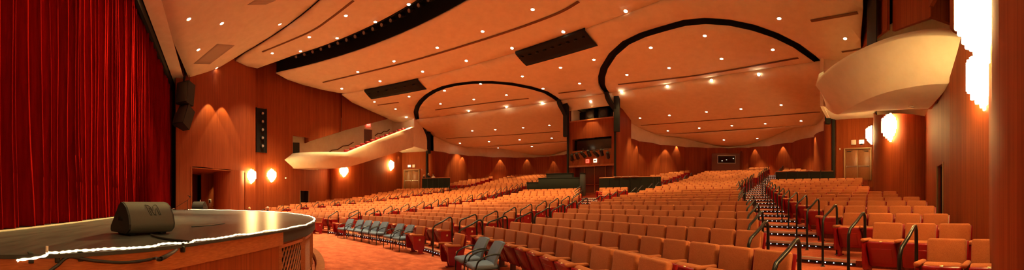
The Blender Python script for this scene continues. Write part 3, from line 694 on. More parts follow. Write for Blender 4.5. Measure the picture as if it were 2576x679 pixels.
# hanging cable
def cable(name, pts, r, lab, m='cable'):
    mb = MB(); mb.tube(smooth_path(pts, 8), r, 6); return tag(mb.build(name, m), lab, 'cable')
cable('cable', [front_px(*p) for p in ((110, 690), (150, 668), (187, 646), (240, 655), (320, 660), (390, 650), (440, 628), (462, 614))]+[at_z(474, 608, SZ+.03)], .014, 'black cable looping down over the wood stage front')
cable('cable', [at_z(380, 590, SZ+.02), at_z(395, 596, SZ+.014), at_z(420, 601, SZ+.014), at_z(450, 604.5, SZ+.014), at_z(475, 607.5, SZ+.02)], .014, 'black cable from the large stage monitor to the stage edge')
cable('cable', [at_z(482, 570, SZ+.008), at_z(500, 569, SZ+.008), at_z(530, 566.5, SZ+.008), at_z(565, 562, SZ+.008)], .008, 'thin black cable lying on the deck beyond the monitor')
mb = MB(); M = Matrix.Translation(front_px(461, 626)); mb.rbox((0, 0, 0), (.055, .05, .07), .012, 2, 0, M); mb.rbox((0, 0, .045), (.03, .03, .03), .006, 2, 0, M); tag(mb.build('cable_clip', 'black_metal'), 'black clip where the cable hangs over the stage edge', 'clip')

# ---- stage curtain
mb = MB(); rnd = random.Random(3); X0, X1 = -10.95, 10.6
folds = []; x = X0
while x < X1: w = rnd.uniform(.20, .44); folds.append((x, w, rnd.uniform(.6, 1.25), rnd.uniform(-1, 1), rnd.uniform(-1, 1))); x += w
rows = []; HS = [1.205, 1.22, 1.3, 1.45, 1.7, 2.1, 2.7, 3.5, 4.5, 5.6, 6.8, 8, 9, 9.9]
for z in HS:
    h = (z-1.2)/8.7; row = []; A = .30+.05*max(0, 1-h*5); 
    for (fx, w, am, dr, dr2) in folds:
        for k in range(8):
            t = k/8; u = fx+w*t
            yy = A*am*(1.95*(.5-.5*cos(2*pi*t))**(2.4+dr)-1)+.02*sin(u*3+z)
            ww = .05*dr2*sin(h*3+dr)+(.05*dr*(1-min(1, h*6)))
            row.append(Vector((u+ww*sin(pi*t)+.10*sin(u*.8)*(1-h)*.6, -3.46+yy, z)))
    rows.append(row)
mb.grid(rows, 0, True); o = mb.build('stage_curtain', 'velvet'); solid(o, .012, 0); tag(o, 'closed deep red velvet stage curtain hanging in folds', 'curtain')
mb = MB(); mb.box((-.3, -3.02, SZ+.006), (21, .10, .012)); sp(mb.build('pale_edge_strip', 'concrete'))

# ---- stage monitors
def monitor(loc, rz, sc, lab):
    r = empty('stage_monitor', loc, rz); tag(r, lab, 'loudspeaker')
    prof = [(-.20, .035), (-.245, .075), (-.255, .13), (-.225, .235), (-.165, .325), (-.10, .37), (-.05, .385), (-.01, .375), (.03, .335), (.24, .09), (.245, .04), (.22, .02), (-.17, .02)]
    prof = [(y*sc, z*sc) for y, z in prof]; w = .30*sc
    sh = MB(); sh.prism(prof, -w+.012, w-.012, 0, None, True); sh.build('shell', 'speaker_shell', r)
    for sx in (-1, 1):
        e = MB(); ins = [(y*.985-.001, .2*sc+(z-.2*sc)*.985) for y, z in prof]; e.prism(ins, sx*w-.014, sx*w+.014, 0); c = e.build('end_cheek', 'speaker_grille', r)
        hd = MB(); hd.rbox((sx*(w+.012), -.03*sc, .19*sc), (.012, .11*sc, .05*sc), .005, 1); hd.build('handle', 'black', c)
    g = MB(); a, b = Vector((0, .045*sc, .325*sc)), Vector((0, .235*sc, .1*sc)); n = Vector((0, .79, .61))
    vs = [v+n*.008 for v in (a+Vector((-w+.03, 0, 0)), a+Vector((w-.03, 0, 0)), b+Vector((w-.03, 0, 0)), b+Vector((-w+.03, 0, 0)))]
    g.add(vs+[v-n*.02 for v in vs], [(0, 1, 2, 3), (4, 7, 6, 5), (0, 4, 5, 1), (1, 5, 6, 2), (2, 6, 7, 3), (3, 7, 4, 0)]); g.build('grille', 'speaker_grille', r)
    for sx in (-1, 1): ft = MB(); ft.rbox((sx*(w-.1), 0, .012*sc), (.10, .3*sc, .024*sc), .006, 1); ft.build('foot', 'black', r)
    return r, prof, w
p = (at_z(311, 598, SZ)+at_z(432, 584, SZ))/2
ax = phi(350); rt = Vector((cos(ax), -sin(ax))); vw = Vector((sin(ax), cos(ax))); g = radians(30)
axis = rt*cos(g)+vw*sin(g); rz = atan2(axis.y, axis.x)
depth = Vector((-axis.y, axis.x))
r, prof, w = monitor((p.x+depth.x*.2, p.y+depth.y*.2, SZ+.003), rz, 1.13, 'large black wedge stage monitor with an embossed logo, near the rope light')
# embossed logo on the curved back
def backpt(u, v):
    a = [(-.232, .225), (-.225, .235), (-.195, .280), (-.165, .325), (-.13, .350), (-.10, .37)]
    t = v*(len(a)-1); i = min(int(t), len(a)-2); f_ = t-i
    y = a[i][0]+(a[i+1][0]-a[i][0])*f_; z = a[i][1]+(a[i+1][1]-a[i][1])*f_
    return Vector((u, y*1.13-.002, z*1.13+.002))
lg = MB()
S_ = lambda u, v: backpt(.045+u*.082, .12+v*.62)
outer = [(-.85, 0), (-1.1, 1), (-.95, 1.02), (-.55, .92), (-.1, .45), (.15, .80), (.6, 1.02), (1.0, 1.0), (1.15, .1)]
inner = [(-.55, .1), (-.72, .62), (-.45, .58), (-.15, .2), (.12, .12), (.35, .5), (.62, .6), (.75, .55), (.85, .02)]
for Lp in (outer, inner, [(-.85, -.02), (-.55, -.02)], [(-.1, -.02), (.3, -.02)], [(.8, -.02), (1.15, -.02)]):
    lg.tube([S_(*q_) for q_ in (Lp if len(Lp) == 2 else [tuple(v) for v in smooth_path(Lp, 3)])], .0042, 5)
lg.build('logo', 'speaker_groove', r)
p = at_z(503, 527.5, SZ); monitor((p.x, p.y, SZ+.003), radians(62), 1.35, 'small looking black wedge monitor at the far side of the stage')
# microphone stand beside it
p = at_z(472, 529, SZ); r = empty('microphone_stand', p); tag(r, 'black boom microphone stand by the far stage monitor', 'microphone stand')
mb = MB(); mb.tube([(0, 0, .03), (0, 0, .62)], .014, 6); mb.build('pole', 'black_metal', r)
mb = MB()
for k in range(3): mb.tube([(0, 0, .1), (.26*cos(k*2.1), .26*sin(k*2.1), .01)], .011, 6)
mb.build('tripod', 'black_metal', r)
mb = MB(); mb.tube([(-.05, .15, .78), (.0, 0, .6), (.06, -.65, .2)], .011, 6); b_ = mb.build('boom', 'black_metal', r)
mb = MB(); mb.lathe([(.0, 0), (.03, .01), (.036, .05), (.02, .1), (.012, .2)], 10, 0, Matrix.Translation((-.05, .17, .78)) @ Matrix.Rotation(radians(60), 4, 'X')); mb.build('microphone', 'black', b_)
p = at_z(504, 519, SZ+.2); mb = MB(); mb.tube([p-Vector((0, 0, .2)), p+Vector((.05, 0, .45))], .035, 6); tag(mb.build('paper_roll', 'paper'), 'white paper roll standing upright behind the far monitor', 'paper')
p = at_z(438, 526, SZ+.03); mb = MB(); mb.rbox((p.x, p.y, SZ+.05), (.22, .2, .1), .04, 2); tag(mb.build('cloth_bundle', 'paper'), 'crumpled white cloth at the foot of the stage curtain', 'cloth')

# ================================================================== THEATRE SEATS
PITCH = .55
def seat_parts():
    D = {}
    def mk(n, m, fn):
        mb = MB(); fn(mb); D[n] = mb.mesh(n, m)
    Tb = Matrix.Translation((0, .10, .40)) @ Matrix.Rotation(radians(-13), 4, 'X')
    def back(mb):
        vs, fs = rounded((.495, .10, .47), .035, 3)
        out = []
        for v in vs:
            v = v.copy(); v.y += .035*(v.x/.25)**2*(-1)*.6 + (-.02*(v.z/.235) if v.y < 0 else 0); v.z += .012*(1-(v.x/.25)**2) if v.z > .1 else 0; out.append(Tb @ (v+Vector((0, 0, .235))))
        mb.add(out, fs, 0, True)
    mk('backrest', 'seat_fabric', back)
    mk('back_shell', 'seat_red', lambda mb: mb.rbox((0, .066, .215), (.525, .03, .50), .014, 2, 0, Tb))
    Tp = Matrix.Translation((0, -.10, .40)) @ Matrix.Rotation(radians(-68), 4, 'X')      # local -y of the pan becomes up
    def cush(mb):
        vs, fs = rounded((.465, .43, .115), .04, 3); mb.add([Tp @ (v+Vector((0, 0, .045))) for v in vs], fs, 0, True)
    mk('seat_cushion', 'seat_fabric', cush)
    def pan(mb):
        vs, fs = rounded((.475, .44, .06), .028, 2)
        out = []
        for v in vs:
            v = v.copy()
            if v.z < 0 and abs(v.x) < .2 and abs(v.y) < .19: v.z += .012
            out.append(Tp @ (v+Vector((0, 0, -.025))))
        mb.add(out, fs, 0, True)
        mb.rbox((0, .02, -.052), (.34, .27, .02), .009, 2, 0, Tp)
    mk('seat_pan', 'seat_red', pan)
    mk('number_plate', 'brass', lambda mb: mb.rbox((0, -.222, -.02), (.045, .008, .022), .003, 1, 0, Tp))
    def arm(mb):
        vs, fs = rounded((.075, .37, .055), .026, 3); mb.add([Vector((v.x, v.y-.10, v.z+.605+(.012 if v.y < 0 else -.006))) for v in vs], fs, 0, True)
    mk('armrest', 'seat_fabric', arm)
    def std(mb):
        mb.prism([(-.02, 0), (.10, 0), (.10, .58), (-.16, .58), (-.16, .52), (-.02, .36)], -.018, .018); mb.rbox((0, .04, .012), (.10, .26, .024), .008, 1)
    mk('standard', 'seat_metal', std)
    def endp(mb):
        mb.prism([(-.25, .58), (-.235, .24), (-.20, .15), (-.06, .13), (-.04, 0), (.09, 0), (.10, .13), (.15, .16), (.17, .58)], -.022, .022, 0, None)
        mb.rbox((0, .025, .012), (.09, .24, .024), .008, 1)
    mk('end_panel', 'seat_red', endp)
    def med(mb):
        M = Matrix.Translation((0, -.02, .45)) @ Matrix.Rotation(pi/2, 4, 'Y'); mb.lathe([(.0, .03), (.024, .03), (.032, .026), (.034, .02)], 14, 0, M)
        mb.lathe([(.034, -.02), (.032, -.026), (.024, -.03), (.0, -.03)], 14, 0, M)
    mk('medallion', 'brass', med)
    return D
SD = seat_parts()
def seat_proto(lend, rend):
    r = empty('theatre_seat')
    for n in ('backrest', 'back_shell', 'seat_cushion'): link(n, SD[n], r)
    pn = link('seat_pan', SD['seat_pan'], r); link('number_plate', SD['number_plate'], pn)
    for sx, need, end in ((-1, True, lend), (1, rend, rend)):
        if not need: continue
        a = link('armrest', SD['armrest'], r); a.location.x = sx*PITCH/2
        e = link('end_panel' if end else 'standard', SD['end_panel' if end else 'standard'], r); e.location.x = sx*(PITCH/2)
        if end: link('medallion', SD['medallion'], e)
    return r
PROTO = {k: seat_proto(*k) for k in ((0, 0), (1, 0), (0, 1), (1, 1))}
PUSED = {k: False for k in PROTO}
def place_seat(kind, x, y, z, rz, label, group):
    o = PROTO[kind] if not PUSED[kind] else copy_thing(PROTO[kind])
    PUSED[kind] = True
    o.location = (x, y, z); o.rotation_euler = (0, 0, rz)
    o['label'] = label; o['category'] = 'theatre seat'; o['group'] = group
    if len(label.split()) > 16: print('LABEL', label)
    return o
def aisle_shift(y): return .27*max(0, y-20)
def block_of(x, y, k):
    """name of the seating block at a plan point, or None"""
    ax = abs(x); R = hypot(x-SX, y-SY); s1 = aisle_shift(y); s2 = .2*max(0, y-16)
    side = 'right' if x > 0 else 'left'
    if (x < -13.5 and y < 2.95) or (x > 14.75 and y < 2.8): return None
    if R < 36:
        if ax > wallx(y)-(.42 if y > 5 or x < 0 else .30): return None
    else:
        if not inpoly((ax-10.5)*1.11+10.5, (y-29)*1.11+29, BAY): return None
    if 31.0 < R < 34.4 and ax < 5.4+s2: return None
    if R >= 34.4 and ax < 3.0: return None
    if 8.7 < x < 12.9 and y > 31.9: return None
    if 34.2 < R < 37.3 and ax > 12.9+s1: return None
    if x > 13.36+s1 or x < -13.45-s1: return f'{side} side block' if k >= 3 else None
    if ax >= 11.75+s1: return None
    if ax > 5.15+s2: return f'{side} middle block' if R < 34.4 or True else None
    if ax >= 3.45+s2: return None
    if x > 0 and y > 15.5:
        lim = 3.45-.5*(y-15.5)
        if x < lim: return 'centre block'
        if x < lim+1.35: return None
        return 'small wedge block' if y > 18 else None
    return 'centre block'
AISLE = {'right side block': 'right stepped aisle', 'left side block': 'left stepped aisle'}
SEATS = []; ENDS = []          # (px,py,d, kind,x,y,z,rz,block,k,i,n), row ends
for k in range(1, NR+1):
    R = RR(k)-.20; z = FLOORZ[k-1]
    runs = []; a = -radians(72); st = .04/R; cur = None; prev = None
    while a < radians(72):
        x, y = polar(R, a); b = block_of(x, y, k)
        if b != prev:
            if prev is not None: runs.append((prev, cur, a))
            cur = a; prev = b
        a += st
    for b, a0, a1 in runs:
        n = int((a1-a0)*R/PITCH)
        if n < 1: continue
        slack = (a1-a0)-n*PITCH/R
        # blocks against a side wall start from their aisle
        o = 0 if b == 'right side block' else slack if b == 'left side block' else slack/2
        for i in range(n):
            am = a0+o+(i+.5)*PITCH/R; x, y = polar(R, am)
            px, py, d = proj((x, y, z+.75))
            SEATS.append([px, py, d, (int(i == 0), int(i == n-1)), x, y, z, -am, b, k, i, n])
        ENDS.append((k, b, a0+o, a0+o+n*PITCH/R))
def seat_visible(S): return -20 < S[0] < 2500 and S[1] < 700
vis = sorted([S for S in SEATS if seat_visible(S)], key=lambda S: S[2])
OCC = []                       # the two seats at the far left that people sit on
for t in (627, 678):
    S = min((S for S in SEATS if S[9] <= 5 and S[8].startswith('left') and S not in OCC), key=lambda S: abs(S[0]-t)+6*S[9]); OCC.append(S)
vis = [S for S in vis if S not in OCC]
near, far = vis[:298], vis[298:]
FAC = 1
def seat_label(S):
    b, k, i, n = S[8:12]
    row = ORD[k-2] if 'side' in b else ORD[k]
    # counted along the row from its right-hand end as seen from the stage side camera
    j = i+1 if b == 'right side block' else n-i
    frm = {'right side block': 'the right aisle', 'right middle block': 'its right end', 'centre block': 'its right end', 'left middle block': 'its right end', 'left side block': 'its right end', 'small wedge block': 'its right end'}[b]
    return f'brown folding seat, {row} row of {b}, {ORD[min(j, 30)]} from {frm}'
for S in near: place_seat(S[3], S[4], S[5], S[6], S[7], seat_label(S), 'brown seats in the curved rows')
for S in OCC:
    o = place_seat(S[3], S[4], S[5], S[6], S[7], seat_label(S), 'brown seats in the curved rows')
    pv = Vector((0, -.10, .40)); T_ = Matrix.Translation(pv) @ Matrix.Rotation(radians(60), 4, 'X') @ Matrix.Translation(-pv)
    for c in o.children:
        if c.data in (SD['seat_cushion'], SD['seat_pan']): c.matrix_basis = T_
# the far rows as one
def stuff_seats(L):
    parts = [('backrest', 0, (0, 0)), ('back_shell', 1, (0, 0)), ('seat_cushion', 0, (0, 0)), ('seat_pan', 1, (0, 0))]
    lo = MB(); Tb = Matrix.Translation((0, .10, .40)) @ Matrix.Rotation(radians(-13), 4, 'X'); Tp = Matrix.Translation((0, -.10, .40)) @ Matrix.Rotation(radians(-68), 4, 'X')
    vs, fs = rounded((.495, .10, .47), .03, 1); lo.add([Tb @ (Vector((v.x, v.y, v.z+.012*(1-(v.x/.25)**2) if v.z > .1 else v.z))+Vector((0, 0, .235))) for v in vs], fs, 0, True)
    lo.box((0, .066, .215), (.525, .03, .50), 1, Tb); lo.rbox((0, 0, .045), (.465, .43, .115), .035, 1, 0, Tp); lo.rbox((0, 0, -.025), (.475, .44, .06), .02, 1, 1, Tp)
    lo.rbox((-PITCH/2, -.10, .605), (.075, .37, .055), .022, 1, 0); lo.box((-PITCH/2, .03, .29), (.036, .14, .58), 2)
    hi = MB(); hi.v = list(lo.v); hi.f = list(lo.f); hi.m = list(lo.m); hi.sm = list(lo.sm); hi.uv = list(lo.uv)
    for e in (hi,):
        e.rbox((PITCH/2, -.10, .605), (.075, .37, .055), .022, 1, 0); e.prism([(-.25, .58), (-.235, .24), (-.20, .15), (-.06, .13), (-.04, 0), (.09, 0), (.10, .13), (.15, .16), (.17, .58)], PITCH/2-.022, PITCH/2+.022, 1)
    li = MB(); li.v = list(lo.v); li.f = list(lo.f); li.m = list(lo.m); li.sm = list(lo.sm); li.uv = list(lo.uv)
    li.prism([(-.25, .58), (-.235, .24), (-.20, .15), (-.06, .13), (-.04, 0), (.09, 0), (.10, .13), (.15, .16), (.17, .58)], -PITCH/2-.022, -PITCH/2+.022, 1)
    out = MB()
    for S in L:
        src = hi if S[3][1] else li if S[3][0] else lo
        c, s_ = cos(S[7]), sin(S[7]); b = len(out.v)
        out.v += [(S[4]+c*v[0]-s_*v[1], S[5]+s_*v[0]+c*v[1], S[6]+v[2]) for v in src.v]
        out.f += [tuple(b+i for i in f) for f in src.f]; out.m += src.m; out.sm += src.sm; out.uv += src.uv
    return out.build('theatre_seat_rows', ['seat_fabric', 'seat_red', 'seat_metal'])
if far:
    o = stuff_seats(far); tag(o, 'far rows of brown folding theatre seats rising to the rear wall', 'theatre seats', kind='stuff')
# single seats left standing on the flat floor of the front row
for i, (px, R, lab) in enumerate(((1140, 15.25, 'nearest the camera, left of two blue chairs'), (1047, 15.3, 'at the right end of the line of blue chairs'), (856, 15.5, 'at the left end of the line of blue chairs'), (797, 15.2, 'beside the curved tip of the stage'))):
    dr = ray(px, YH); c = Vector((CAM.x-SX, CAM.y-SY)); b_ = dr.x*c.x+dr.y*c.y; d = -b_+sqrt(b_*b_-c.length_squared+R*R)
    p = CAM+dr*d; al = atan2(p.x-SX, p.y-SY)
    place_seat((1, 1), p.x, p.y, 0, -al, f'lone brown red-sided seat, {lab}', 'lone seats on the front carpet')
for kd, u in PUSED.items():
    if not u:
        for o in list(PROTO[kd].children_recursive)+[PROTO[kd]]: bpy.data.objects.remove(o)

# ---- blue chairs
def blue_chair():
    r = empty('blue_chair')
    def mk(n, m, fn, par=r):
        mb = MB(); fn(mb); return mb.build(n, m, par)
    def seat(mb):
        vs, fs = rounded((.52, .52, .10), .045, 3); mb.add([Vector((v.x, v.y-.02, v.z+.43+(-.02*((v.y+.26)/.2-1)**2 if v.y < -.06 else 0))) for v in vs], fs, 0, True)
    mk('seat', 'blue_fabric', seat)
    def back(mb):
        rows = []
        for lay in (0, 1):
            for j in range(9):
                t = j/8; z = .42+.44*t; y = .20+.10*t+.10*t*t-(.0 if lay else .055)
                w = .255*(1-.10*max(0, t-.6)/.4)
                row = [Vector((-w+2*w*i/8, y+.025*(2*i/8-1)**2*(-1), z+.012*(1-(2*i/8-1)**2)*t)) for i in range(9)]
                rows.append(row)
        f = rows[:9]; b = rows[9:]
        mb.grid(f, 0, True); mb.grid(b[::-1], 0, True)
        mb.grid([f[8], b[8]], 0, True); mb.grid([b[0], f[0]], 0, True); mb.grid([[q[0] for q in b], [q[0] for q in f]], 0, True); mb.grid([[q[8] for q in f], [q[8] for q in b]], 0, True)
    mk('backrest', 'blue_fabric', back)
    mk('seat_base', 'black_metal', lambda mb: mb.rbox((0, -.01, .385), (.50, .46, .03), .01, 1))
    for sx in (-1, 1):
        x = sx*.285
        mk('leg', 'black_metal', lambda mb: mb.tube([(x, -.235, 0), (x, -.225, .40), (x, -.21, .47)], .014, 8))
        mk('leg', 'black_metal', lambda mb: mb.tube([(x, .27, 0), (x, .22, .38), (x, .25, .62)], .014, 8))
        pts = smooth_path([(x, -.215, .46), (x, -.17, .555), (x, -.02, .635), (x, .13, .665), (x, .25, .655)], 5)
        mk('armrest', 'black_metal', lambda mb: mb.tube(pts, .017, 8))
    def bars(mb):
        mb.tube([(-.285, -.22, .40), (.285, -.22, .40)], .011, 6); mb.tube([(-.285, .22, .40), (.285, .22, .40)], .011, 6)
        for sx in (-1, 1): mb.tube([(sx*.285, -.22, .40), (sx*.285, .22, .40)], .011, 6)
    mk('frame', 'black_metal', bars)
    return r
bc = blue_chair(); first = True
def ray_R(px, R):
    dr = ray(px, YH); c = Vector((CAM.x-SX, CAM.y-SY)); b_ = dr.x*c.x+dr.y*c.y; d = -b_+sqrt(b_*b_-c.length_squared+R*R); return CAM+dr*d
chairs = [(868, 15.1, 'leftmost of the long line, next to the far lone seat'), (892, 15.1, 'second from the left in the long line'), (911.5, 15.1, 'third from the left in the long line'), (931, 15.1, 'fourth from the left in the long line'), (951, 15.1, 'fifth from the left in the long line'), (988, 15.1, 'second from the right in the long line'), (1012, 15.1, 'rightmost of the long line, beside a lone seat'),
          (1182, 15.25, 'left one of the near pair'), (1215, 15.25, 'right one of the near pair'), (763, 15.0, 'half hidden behind the curved stage tip')]
for px, R, lab in chairs:
    p = ray_R(px, R); al = atan2(p.x-SX, p.y-SY)
    o = bc if first else copy_thing(bc); first = False
    o.location = (p.x, p.y, 0); o.rotation_euler = (0, 0, -al+random.uniform(-.04, .04))
    tag(o, f'blue grey padded armchair, {lab}', 'chair', 'blue chairs along the front row')

# ---- handrails at the row ends
def handrail(a, k, off, lab, e):
    R2 = RR(k)-.08; t = Vector((cos(a), -sin(a)))*off
    p2 = Vector(polar(R2, a))+t; d_ = a*.72 if (a > 0) == (e == 1) else a; p1 = p2-Vector((sin(d_), cos(d_)))*.70
    z1 = floor_z(*p1); z2 = floor_z(*p2); h1 = z1+.90; h2 = z2+1.03
    P = [(p1.x, p1.y, z1), (p1.x, p1.y, h1-.12), (p1.x, p1.y, h1)]
    d = (p2-p1)
    lerp = lambda u, z: (p1.x+d.x*u, p1.y+d.y*u, z)
    C = [lerp(0, z1), lerp(0, h1-.14), lerp(.01, h1-.05), lerp(.10, h1+.03), lerp(.5, (h1+h2)/2+.01), lerp(.82, h2-.01), lerp(.92, h2-.005), lerp(.985, h2-.06), lerp(1, h2-.16), lerp(1, z2)]
    mb = MB(); mb.tube(C, .024, 10)
    for p, z in ((p1, z1), (p2, z2)): mb.lathe([(.0, .012), (.045, .012), (.05, 0)], 12, 0, Matrix.Translation((p.x, p.y, z)))
    return tag(mb.build('handrail', 'black_metal'), lab, 'handrail', 'black handrails beside the stepped aisles')
AN = {('right side block', 0): ('right side', 'right aisle'), ('right middle block', 1): ('left side', 'right aisle'), ('right middle block', 0): ('right side', 'middle aisle'), ('centre block', 1): ('left side', 'middle aisle'),
      ('centre block', 0): ('right side', 'far aisle'), ('left middle block', 1): ('left side', 'far aisle'), ('left middle block', 0): ('right side', 'farthest aisle'), ('left side block', 1): ('left side', 'farthest aisle')}
for k, b, a0, a1 in ENDS:
    for e in (0, 1):
        if (b, e) not in AN: continue
        sd, ai = AN[(b, e)]
        lim = {'right aisle': 26, 'middle aisle': 22, 'far aisle': 24, 'farthest aisle': 19}[ai]
        if k > lim: continue
        px, py, d = proj((*polar(RR(k)-.3, a0 if e == 0 else a1), FLOORZ[k-1]+.9))
        if not (-20 < px < 2480 and py < 690): continue
        off = -.105 if e == 0 else .105
        handrail(a0 if e == 0 else a1, k, off, f'black tubular handrail at the {ORD[k]} step, {sd} of the {ai}', e)

# ---- lit step edges
def nosing(k, a0, a1, name_i, lab):
    R = EDGE(k)-.005; z = FLOORZ[k-1]; n = max(2, int((a1-a0)*R/.3))
    mb = MB(); A = [a0+(a1-a0)*i/n for i in range(n+1)]
    P_ = lambda dr, dz: [Vector((*polar(R+dr, a), z+dz)) for a in A]
    mb.grid([P_(-.004, -.05), P_(-.012, -.03), P_(-.012, .004), P_(.05, .008)], 0, False)
    t = struct(mb.build(f'trim_{name_i}', 'nosing'), lab)
    mb = MB(); mb.grid([P_(-.006, -.095), P_(-.014, -.05)], 0, False); s_ = link('light_strip', mb.mesh('light_strip', 'black'), t)
    mb = MB(); m = int((a1-a0)*R/.17)
    for i in range(m):
        a = a0+(a1-a0)*(i+.5)/m; x, y = polar(R-.018, a); mb.rbox((0, 0, 0), (.022, .012, .018), .004, 1, 0, Matrix.Translation((x, y, z-.07)) @ Matrix.Rotation(-a, 4, 'Z'))
    link('step_lights', mb.mesh('step_lights', 'led'), s_)
ti = 20
def aisle_run(k, fn):
    R = EDGE(k)+.05; a = -radians(70); st = .04/R; cur = None; out = []
    while a < radians(70):
        x, y = polar(R, a); ok = fn(x, y)
        if ok and cur is None: cur = a
        if not ok and cur is not None: out.append((cur, a)); cur = None
        a += st
    return out
for k in range(1, NR+1):
    R = EDGE(k)
    for nm, fn in (('right aisle', lambda x, y: 11.7+aisle_shift(y) <= x <= 13.5+aisle_shift(y)), ('middle aisle', lambda x, y: (3.4+.2*max(0, y-16) <= x <= 5.2+.2*max(0, y-16)) or (x > 0 and 15.5 < y < 22.5 and 3.45-.5*(y-15.5) < x < 4.8-.5*(y-15.5))),
                   ('far aisle', lambda x, y: 3.4+.2*max(0, y-16) <= -x <= 5.2+.2*max(0, y-16)), ('farthest aisle', lambda x, y: 11.7+aisle_shift(y) <= -x <= 13.5+aisle_shift(y))):
        if nm == 'farthest aisle' and k > 20: continue
        for a0, a1 in aisle_run(k, fn):
            if (a1-a0)*R < .5: continue
            nosing(k, a0, a1, ti, f'lit metal edge of the {ORD[k]} step in the {nm}'); ti += 1
for a0, a1 in aisle_run(1, lambda x, y: -3.4 < x < 3.4): nosing(1, a0, a1, ti, 'lit metal edge of the low riser behind the blue chairs'); ti += 1
for a0, a1 in aisle_run(1, lambda x, y: 5.2 < x < 11.7): nosing(1, a0, a1, ti, 'metal edge of the low riser under the nearest seats'); ti += 1

# ================================================================== LIGHTS
WARM = (1.0, .71, .25)
ceil_v = []; ceil_f = []
for V, Fs in CEIL:
    b = len(ceil_v); ceil_v += V; ceil_f += [tuple(b+i for i in f) for f in Fs]
CB = BVHTree.FromPolygons(ceil_v, ceil_f)
def on_ceiling(px, py):
    r = ray(px, py); h = CB.ray_cast(CAM, r.normalized()); return (h[0], h[1]) if h[0] else (None, None)
COOL = (1.0, .80, .42)
def spot(loc, e, size=105, blend=.75, name='lamp', tgt=None, rad=.07, col=None, parent=None):
    col = col or (COOL if loc[1] < 9 and loc[2] > 10 else WARM)
    l = bpy.data.lights.new(name, 'SPOT'); l.energy = e; l.spot_size = radians(size); l.spot_blend = blend; l.shadow_soft_size = rad; l.color = col
    o = bpy.data.objects.new(name, l); COL.objects.link(o); o.location = loc
    if tgt is not None: o.rotation_euler = (Vector(tgt)-Vector(loc)).to_track_quat('-Z', 'Y').to_euler()
    return o
RING = None
def lamp_meshes():
    a = MB(); a.lathe([(.105, .02), (.13, .0), (.125, -.012), (.10, -.012), (.095, .02)], 18, 0)
    b = MB(); b.lathe([(.0, -.016), (.06, -.014), (.097, -.004)], 18, 0)
    g = MB(); g.lathe([(.0, -.10), (.05, -.09), (.085, -.055), (.095, 0)], 14, 0)
    return a.mesh('trim_ring', 'ring'), b.mesh('lens', 'lamp_glow'), g.mesh('bulb', 'lamp_glow')
M_RING, M_LENS, M_BULB = lamp_meshes()
E0 = 620.
def downlight(p, n, lab, grp, e=E0, bulb=False, tilt=None, size=84):
    if p.y > 22 and not bulb: size = 66
    if p.y < 3: size = 52
    r = empty('ceiling_downlight', p); n = -n if n.z > 0 else n
    r.rotation_mode = 'QUATERNION'; r.rotation_quaternion = (-n).to_track_quat('Z', 'Y')
    link('trim_ring', M_RING, r); link('bulb' if bulb else 'lens', M_BULB if bulb else M_LENS, r)
    tag(r, lab, 'ceiling light', grp)
    if e: spot(p+Vector((0, 0, -.06))+n*.05, e, size=size)
    return r
ROWS = [
 ('on the panel over the stage front', [(475, 48), (558, 59), (499, 125)], 3.0),
 ('low on the stage front panel by the wood wall', [(545, 171)], .03),
 ('on the first panel before the black slot', [(685, 134), (704, 61), (778, 93), (870, 39.5)], 3.0),
 ('along the front lip of the black slot', [(756, 129), (848, 96), (944, 55), (1028, 11)], 1.3),
 ('in the front row behind the black slot', [(900, 181), (991, 154), (1100, 120), (1214, 79), (1340, 24)], 2.4),
 ('in the second row behind the black slot', [(860, 223), (956, 204), (1063, 180), (1173, 153), (1288, 121), (1417, 80), (1574, 28)], 2.0),
 ('in the long row before the oval rims', [(942, 256), (1029, 243), (1118, 228), (1209, 211), (1314, 192), (1410, 170), (1494, 150), (1960, 46.5), (2126, 97)], 1.2),
 ('in the short row above the booth', [(995, 274), (1366, 223), (1458, 210)], .8),
 ('high inside the left oval', [(1108, 261), (1192, 250), (1274, 239)], .8),
 ('high inside the right oval, front row', [(1637, 120), (1773, 90), (1944, 125)], .9),
 ('high inside the right oval, second row', [(1577, 188), (1683, 171), (1815, 148)], .9),
 ('in the upper row of the left bay', [(1188, 329), (1246, 326), (1316, 321), (1382, 315)], 1.5),
 ('in the lower row of the left bay', [(1157, 360), (1230, 356), (1307, 351.5), (1388, 347.5)], 1.5),
 ('at the bottom of the left bay', [(1253, 372), (1338, 368.5)], 1.5),
 ('in the upper row of the right bay', [(1610, 297), (1684, 290), (1777, 281.5), (1864, 274), (1965, 264)], 1.5),
 ('in the lower row of the right bay', [(1680, 329), (1759, 322), (1841, 316), (1925, 311), (2015, 304)], 1.5),
 ('at the bottom of the right bay', [(1821, 352), (1905, 348)], 1.5),
]
def lamp_set(nm, pts, f, bulb=False, e=None, grp=None):
    pts = sorted(pts); n = len(pts)
    for i, (x, y) in enumerate(pts):
        h, nn = on_ceiling(x, y)
        if h is None: print('no ceiling at', x, y); continue
        pos = 'leftmost' if i == 0 else 'rightmost' if i == n-1 else ORD[i+1]+' from left'
        kind = 'glaring round ceiling lamp' if bulb else 'round recessed ceiling downlight'
        downlight(h, nn, f'{kind} {nm}, {pos}', grp or 'round recessed ceiling downlights', (E0 if e is None else e)*f, bulb)
        m = Vector((-h.x, h.y, h.z)); mp = proj(m)
        # the mirrored half of the room, out of the picture, has the same lamps
        if mp[1] < -12 and h.x < -1.5: spot(m-Vector((0, 0, .12)), (E0 if e is None else e)*min(f, 1)*.2, 80, .6)
for nm, pts, f in ROWS: lamp_set(nm, pts, f)
lamp_set('under the ceiling step of the right oval', [(1564, 231), (1679, 217), (1790, 202), (1909, 187)], 1, True, 500, 'glaring lamps under the ceiling steps')
lamp_set('under the ceiling step of the left oval', [(1179, 278), (1274, 268), (1364, 258)], 1, True, 500, 'glaring lamps under the ceiling steps')
